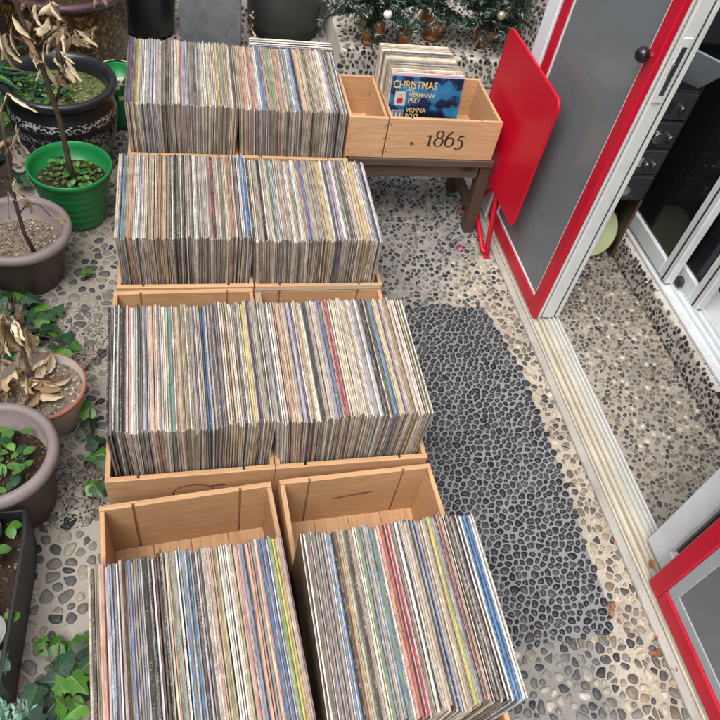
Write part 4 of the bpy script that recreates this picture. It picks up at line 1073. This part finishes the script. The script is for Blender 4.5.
for _ in range(700):
    x, y = LR.uniform(-.088, .09), LR.uniform(-.128, .172); s = LR.uniform(.002, .006); c = LR.choice(BROWNSOIL + [rgb(40, 32, 26), rgb(150, 128, 100)])
    v = [Vector((LR.uniform(-1, 1), LR.uniform(-1, 1), LR.uniform(-.2, .9))) * s for _ in range(4)]
    m.add([(x + k.x, y + k.y, .101 + k.z) for k in v], [(0, 1, 2), (0, 2, 3), (0, 3, 1), (1, 2, 3)], (*c, 0))
for _ in range(14):
    x, y = LR.uniform(-.07, .07), LR.uniform(-.11, .15); a = LR.uniform(0, PI); m.tube([(x, y, .106), (x + .03 * math.cos(a), y + .03 * math.sin(a), .109)], .0025, 5, (*rgb(150, 126, 98), 0))
m.build('soil', M['crumb'], t)
m = MB(); st = MB()
for _ in range(52):
    x, y = LR.uniform(-.08, .085), LR.uniform(-.12, .17); h = LR.uniform(.01, .05); st.tube([(x, y, .1), (x + .004, y, .1 + h)], .001, 4, (*rgb(70, 110, 48), 0))
    for k in range(LR.choice([2, 3, 4])):
        b = LR.uniform(0, 2 * PI); sz = LR.uniform(.018, .034); long_leaf(m, (x + .004, y, .1 + h), (math.cos(b), math.sin(b), LR.uniform(0, .5)), (0, 0, 1), sz, sz * .75, LR.choice(BRIGHT if LR.random() < .8 else DEEP), .6, .2, 5)
m.build('seedling_leaves', M['leaf'], t, True); st.build('seedling_stem', M['leaf'], t)
m = MB(); m.lathe([(0, .0), (.026, 0), (.032, .03), (.035, .045), (.032, .045), (.029, .03), (0, .028)], 28); o = m.build('plastic_cup', plain('clear_plastic_cup', (.3, .3, .29), .25, .1), None, True); o.location = (-.38, .505, .102); tag(o, 'small translucent plastic cup sitting among the seedlings in the black trough planter', 'cup')
# blue-green succulent in front of the planter
t = thing('succulent', 'small feathery blue-green succulent at the foot of the black planter', 'succulent', (-.352, .372, 0))
m = MB()
for k in range(46):
    a = LR.uniform(0, 2 * PI); el = LR.uniform(.15, 1.2); d = Vector((math.cos(a) * math.cos(el), math.sin(a) * math.cos(el), math.sin(el))); L0 = LR.uniform(.045, .075)
    for q in range(7):
        p = d * (L0 * (q + 1) / 7); b = LR.uniform(0, 2 * PI); dd = (d * .9 + Vector((math.cos(b), math.sin(b), .3)) * .6)
        long_leaf(m, p, dd, (0, 0, 1), .016, .0055, LR.choice([rgb(124, 172, 150), rgb(104, 154, 136), rgb(150, 192, 170)]), .1, .2, 2)
m.build('foliage', M['leaf'], t); m = MB(); m.tube([(0, 0, .0), (0, 0, .02)], .005, 6); m.build('stem', M['bark'], t)

# spilled soil near the large pot
m = MB(); granules(m, -.29, .845, .001, .085, 900, BROWNSOIL + [rgb(36, 30, 26)], .001, .0045); granules(m, -.36, 1.3, .001, .13, 700, BROWNSOIL, .001, .005); granules(m, -.27, 1.22, .001, .08, 120, BROWNSOIL, .001, .003)
tag(m.build('soil_crumbs', M['crumb']), 'dark soil crumbs spilled over the pebbles beside the pots', 'soil', None, 'stuff')
sheet('soil_bed', [(-1.3, -1.5), (-.52, -1.5), (-.50, .3), (-.53, .8), (-.49, 1.2), (-.52, 1.7), (-.58, 2.2), (-.62, 3.4), (-1.3, 3.4)], .008, M['soil'])
m = MB(); m.tube([(-.29, 1.19, .008), (-.25, 1.25, .010), (-.205, 1.30, .008)], [.002, .0016, .001], 6); m.tube([(-.25, 1.25, .010), (-.245, 1.215, .008)], [.0012, .0008], 5)
tag(m.build('twig', M['bark'], None, True), 'thin dry twig on the pebbles beside the second-row crate', 'twig')
# fallen leaves
FL = [(.871, .452, .03, 'orange brown fallen leaf on the beige pebbles at the corner of the dark rectangle', (150, 98, 78)),
      (.948, .376, .018, 'small orange leaf scrap beside the near red door, on beige pebbles', (170, 96, 70)), (.958, .305, .03, 'crimson fallen leaf nearest the camera beside the red door', (132, 44, 58)),
      (.935, .345, .028, 'brown curled leaf just behind the crimson fallen leaf', (136, 92, 66)), (.943, .61, .014, 'tiny orange petal on beige cement beside the sill', (176, 110, 86)),
      (.85, 1.66, .03, 'faded pink flower scrap on the grey pebbles beside the bench leg', (170, 84, 110)), (1.0, .545, .03, 'brown crumpled leaf lying in the sill track at the red door corner', (150, 100, 70))]
for x, y, s, lab, c in FL:
    m = MB()
    s *= .72
    for k in range(2): a = LR.uniform(0, 6.28); long_leaf(m, (0, 0, .004 + .003 * k), (math.cos(a), math.sin(a), .2), (0, 0, 1), s, s * .55, rgb(*c), .8, .5, 5)
    o = m.build('fallen_leaf', M['dead_leaf'], None, True); o.location = (x, y, .004 if x < .96 else .03); tag(o, lab, 'leaf', 'fallen leaves on the floor')

# grit and bits of dry leaf over the floor
m = MB()
for _ in range(1500):
    x = LR.uniform(.5, .965); y = LR.uniform(.02, 2.6)
    if LR.random() < .55: x = .965 - abs(LR.gauss(0, .06))
    if LR.random() < .3: x, y = LR.uniform(1.07, 1.38), LR.uniform(.5, 1.6)
    s_ = abs(LR.gauss(0, .0014)) + .0005; c = LR.choice([rgb(96, 80, 62), rgb(60, 50, 42), rgb(150, 130, 104), rgb(180, 170, 150), rgb(120, 84, 60)])
    q = [Vector((LR.uniform(-1, 1), LR.uniform(-1, 1), LR.uniform(0, .7))) * s_ for _ in range(4)]
    m.add([(x + k.x, y + k.y, .004 + k.z) for k in q], [(0, 1, 2), (0, 2, 3), (0, 3, 1), (1, 2, 3)], (*c, 0))
for _ in range(500):
    x = LR.uniform(-.5, -.2); y = LR.uniform(.3, 2.2); s_ = abs(LR.gauss(0, .0016)) + .0005; c = LR.choice([rgb(96, 80, 62), rgb(50, 42, 34), rgb(150, 130, 104)])
    q = [Vector((LR.uniform(-1, 1), LR.uniform(-1, 1), LR.uniform(0, .7))) * s_ for _ in range(4)]
    m.add([(x + k.x, y + k.y, .003 + k.z) for k in q], [(0, 1, 2), (0, 2, 3), (0, 3, 1), (1, 2, 3)], (*c, 0))
tag(m.build('floor_grit', M['crumb']), 'scattered grit and crumbs of dry leaf over the pebbled floor', 'grit', None, 'stuff')

# ------------------------------------------------------------------ back row of pots and boards
t = thing('jar', 'big brown glazed jar with ochre mottling behind the black scribbled pot', 'jar', (-.425, 2.71, 0))
m = MB(); m.lathe([(0, .004), (.17, .004), (.185, .02), (.21, .12), (.218, .22), (.213, .285), (.212, .29)], 72); m.build('body', M['mottled'], t, True)
m = MB(); m.lathe([(.2122, .289), (.222, .298), (.226, .308), (.22, .317), (.205, .318), (.195, .31), (.19, .27)], 72); m.build('rim', plain('plum_glaze', (.09, .045, .055), .2, .3, 12, .1), t, True)
soil_disc(t, .192, .272, BROWNSOIL, 500, (.003, .008))
m = stems(t, [(.0, .0, .27), (.02, -.1, .4), (.03, -.16, .5)], .006, .003); m.build('stem', M['bark'], t, True)
m = MB(); dry_leaves(m, [(LR.uniform(-.15, .15), LR.uniform(-.2, .05), LR.uniform(.3, .5)) for _ in range(26)], .05, .08, .028); m.build('dry_leaves', M['dead_leaf'], t, True)
t = thing('flower_pot', 'small green glazed pot with pale floral pattern, wedged behind the scribbled black pot', 'pot', (-.236, 2.325, 0))
m = MB(); m.lathe([(0, .003), (.042, .003), (.05, .03), (.06, .12), (.063, .19), (.06, .2), (.056, .192), (.052, .15), (0, .15)], 48); m.build('body', M['green_plastic'], t, True)
m = MB(); m.lathe([(.0612, .125), (.0637, .165), (.0645, .19), (.0612, .2035), (.056, .203)], 48); m.build('painted_band', M['floral'], t, True)
t = thing('flower_pot', 'tall plain black pot between the brown jar and the grey slab', 'pot', (-.155, 3.03, -.004))
m = MB(); m.lathe([(0, .003), (.085, .003), (.1, .02), (.115, .2), (.13, .45), (.135, .5), (.128, .505), (.12, .48), (.1, .3), (0, .3)], 48); m.build('body', M['black_pot'], t, True)
m = MB(); m.lathe([(0, .45), (.117, .45)], 32); m.build('soil', M['soil'], t)
m = MB(); m.box(-.03, .213, 0, .035, 0, .52); o = m.build('slate_slab', M['slate'], None, False, .004, 2); o.location = (0, 2.885, -.003); o.rotation_euler = (D(-6), 0, D(1)); tag(o, 'flat grey slate slab standing upright behind the rear crates', 'slab')
t = thing('barrel_pot', 'wide dark green-grey barrel pot behind the rear door-side crate', 'pot', (.41, 3.13, -.004))
m = MB(); m.lathe([(0, .003), (.135, .003), (.148, .015), (.168, .2), (.178, .4), (.175, .55), (.165, .56), (.158, .5), (0, .5)], 64); m.build('body', M['barrel'], t, True)
m = MB(); m.lathe([(.1485, .012), (.152, .016), (.1535, .03), (.151, .036)], 64); m.build('foot_ring', M['black_pot'], t, True)
m = MB(); m.lathe([(0, .52), (.157, .52)], 32); m.build('soil', M['soil'], t)
t = thing('weed', 'small dry pinkish weed between the slab and the barrel pot', 'weed', (.245, 2.93, 0))
m = MB(); dry_leaves(m, [(LR.uniform(-.02, .03), LR.uniform(-.02, .02), LR.uniform(.02, .16)) for _ in range(14)], .025, .045, .016); m.build('foliage', M['dead_leaf'], t, True)
m = MB(); m.tube([(0, 0, 0), (.01, 0, .15)], .002, 5); m.build('stem', M['bark'], t)

# ------------------------------------------------------------------ little Christmas trees in copper pots
FROST = [rgb(150, 172, 164), rgb(140, 160, 152), rgb(196, 204, 198)]
NEED = [rgb(34, 56, 44), rgb(26, 46, 36), rgb(46, 70, 54), rgb(58, 84, 66)]
def xmas(label, x, y, pr, ph, spread, h, nb, seed):
    Q = random.Random(seed)
    t = thing('christmas_tree', label, 'christmas tree', (x, y, .121), 0, 'small Christmas trees on the back plinth')
    m = MB(); m.lathe([(0, .002), (pr * .5, .002), (pr * .62, .006), (pr * .6, .014), (pr * .45, .022), (pr * .7, ph * .35), (pr, ph * .62), (pr * .97, ph * .85), (pr * .9, ph * .93), (pr, ph), (pr * .93, ph), (pr * .84, ph * .9), (0, ph * .85)], 40); m.build('pot', M['copper'], t, True)
    m = MB(); m.tube([(0, 0, ph * .8), (0, 0, h)], [.009, .003], 7); m.build('trunk', M['bark'], t)
    m = MB()
    for k in range(nb):
        f = (k + .5) / nb; z = ph + .01 + f * (h - ph); a = k * 2.4 + Q.uniform(-.3, .3); L0 = spread * (1 - f * .62) * Q.uniform(.7, 1.1)
        d = Vector((math.cos(a), math.sin(a), Q.uniform(-.45, .15))).normalized(); p0 = Vector((0, 0, z))
        sub = [(p0, d, L0)] + [(p0 + d * L0 * q, (d + Vector((Q.uniform(-.8, .8), Q.uniform(-.8, .8), Q.uniform(-.4, .5)))).normalized(), L0 * .45) for q in (.3, .5, .65, .8)]
        for p, dd, ln in sub:
            m.tube([p, p + dd * ln * .5 + Vector((0, 0, -.004)), p + dd * ln], [.0028, .002, .001], 4, (*NEED[1], 0))
            nn = int(ln / .0013)
            for q in range(nn):
                s = q / nn; b = Q.uniform(0, 2 * PI); c = p + dd * ln * s
                _, s1, n1 = frame_from(dd, (0, 0, 1)); nd = (dd * .75 + (s1 * math.cos(b) + n1 * math.sin(b))).normalized(); l2 = Q.uniform(.016, .028); sd = nd.cross(Vector((Q.uniform(-1, 1), Q.uniform(-1, 1), Q.uniform(-1, 1)))).normalized() * .0016
                col = Q.choice(FROST) if (s > .78 and Q.random() < .5) or Q.random() < .05 else Q.choice(NEED)
                m.add([c - sd, c + sd, c + nd * l2], [(0, 1, 2)], (*col, 0))
    m.build('branches', M['needle'], t)
    return t
xmas('frosted tree with white bauble in a copper pot, nearest the barrel pot', .722, 2.79, .056, .105, .20, .55, 95, 1)
xmas('frosted tree in the widest hammered copper pot, in the middle of the plinth', 1.01, 2.87, .066, .12, .18, .55, 90, 2)
xmas('frosted tree with gold bauble in a small copper pot beside the pebbled house wall', 1.235, 2.83, .048, .085, .17, .55, 90, 3)
def bauble(label, loc, r, mat):
    t = thing('bauble', label, 'bauble', loc, 0, 'baubles hanging on the small trees')
    m = MB(); m.lathe([(r * math.sin(PI * k / 14), -r * math.cos(PI * k / 14)) for k in range(15)], 24); m.build('ball', mat, t, True)
    m = MB(); m.tube([(0, 0, r * .96), (0, 0, r * 1.2)], r * .22, 10); m.build('cap', M['brass'], t)
    m = MB(); m.tube([(0, 0, r * 1.2), (.004, 0, r * 2.2)], .0008, 5); m.build('hanger', M['brass'], t)
bauble('white glossy bauble on the tree nearest the barrel pot', (.728, 2.60, .325), .016, M['pearl'])
bauble('champagne gold bauble on the tree beside the pebbled house wall', (1.215, 2.69, .315), .017, M['gold'])
t = thing('candle_holder', 'tiny copper candle holder with round top between two copper pots', 'candle holder', (.862, 2.79, .121))
m = MB(); m.box(-.022, .022, -.022, .022, 0, .05); m.build('base', M['copper'], t, False, .003)
m = MB(); m.lathe([(.016, .05), (.02, .056), (.014, .066), (.01, .078), (.012, .09), (.006, .1), (0, .102)], 24); m.build('top', M['copper'], t, True)
t = thing('rubber_plant', 'broad glossy green leaves rising between two of the small Christmas trees', 'plant', (.86, 2.95, .121))
m = MB(); m.tube([(0, 0, 0), (-.01, -.02, .2), (-.02, -.02, .5)], [.006, .005, .003], 6); m.build('stem', M['bark'], t)
m = MB(); long_leaf(m, (-.02, -.09, .27), (-.25, -.3, -.6), (0, -1, .5), .16, .075, rgb(62, 120, 58), .4, .25, 8); long_leaf(m, (-.02, -.05, .34), (.3, -.6, -.2), (0, -1, .5), .15, .07, rgb(48, 98, 50), .4, .25, 8); long_leaf(m, (-.02, -.02, .45), (-.6, -.5, .2), (0, 0, 1), .16, .07, rgb(40, 86, 46), .6, .25, 8); m.build('foliage', M['leaf'], t, True)
# shrubs behind the pots
def shrub(label, x, y, rx, ry, h, n, seed):
    t = thing('shrub', label, 'shrub', (x, y, 0), 0, 'shrubs against the low wall'); Q = random.Random(seed)
    m = MB(); s = MB()
    for k in range(9):
        a = Q.uniform(0, 2 * PI); s.tube([(0, 0, 0), (rx * .4 * math.cos(a), ry * .4 * math.sin(a), h * .5), (rx * .8 * math.cos(a), ry * .8 * math.sin(a), h * .85)], [.008, .005, .002], 5)
    for k in range(n):
        a = Q.uniform(0, 2 * PI); q = Q.random() ** .5; z = Q.uniform(.12, 1) * h; b = Q.uniform(0, 2 * PI); w_ = 1 - .5 * (z / h) ** 2
        long_leaf(m, (rx * q * math.cos(a) * w_, ry * q * math.sin(a) * w_, z), (math.cos(b), math.sin(b), Q.uniform(-.4, .5)), (0, 0, 1), Q.uniform(.05, .09), .028, Q.choice(DEEP + DEEP + BRIGHT[:1]), .5, .25, 4)
    m.build('foliage', M['leaf'], t, True); s.build('stem', M['bark'], t)
shrub('dark leafy shrub behind the brown jar', -.95, 2.95, .3, .35, .75, 700, 5)
shrub('low leafy shrub behind the dry stems of the brown pot', -.95, 2.0, .28, .4, .5, 600, 6)
shrub('leafy shrub against the low wall beside the large grey pot', -1.0, 1.0, .25, .5, .5, 600, 7)

# ------------------------------------------------------------------ camera, light
Mc = Matrix(((0.9745626941767517, 0.0357516205744189, -0.22124506038611205), (-0.1689805665920856, 0.7656931923703879, -0.6206122003891497), (0.14721794467105326, 0.642211613709957, 0.7522573495705335)))
cam = bpy.data.cameras.new('camera'); cam.lens = 705.155 / 720 * 36; cam.sensor_width = 36; cam.clip_start = .02; cam.clip_end = 100
co = bpy.data.objects.new('camera', cam); C.objects.link(co)
co.matrix_world = Matrix.Translation((0, 0, 1.46)) @ Mc.to_4x4()
sc.camera = co
w = bpy.data.worlds.new('World'); sc.world = w; w.use_nodes = True
N = w.node_tree.nodes; L = w.node_tree.links
sky = N.new('ShaderNodeTexSky'); sky.sky_type = 'NISHITA'; sky.sun_disc = False
EL, AZ = math.radians(62), math.radians(-140)     # azimuth from +y towards +x
sky.sun_elevation = EL; sky.sun_rotation = AZ
sky.dust_density = 4; sky.ozone_density = .6
hs = N.new('ShaderNodeHueSaturation'); hs.inputs['Saturation'].default_value = .35
L.new(sky.outputs[0], hs.inputs['Color']); L.new(hs.outputs[0], N['Background'].inputs['Color']); N['Background'].inputs['Strength'].default_value = .15
sun = bpy.data.lights.new('sun', 'SUN'); sun.energy = 1.3; sun.angle = math.radians(50); sun.color = (1, .96, .9)
so = bpy.data.objects.new('sun', sun); C.objects.link(so)
dirv = Vector((math.sin(AZ) * math.cos(EL), math.cos(AZ) * math.cos(EL), math.sin(EL)))
so.rotation_euler = dirv.to_track_quat('Z', 'Y').to_euler(); so.location = dirv * 8
vs = sc.view_settings
sc.display_settings.display_device = 'sRGB'
vs.view_transform = 'Standard'; vs.look = 'None'; vs.exposure = .80; vs.gamma = 1; vs.use_curve_mapping = False
sc.cycles.use_denoising = True
sc.cycles.max_bounces = 6
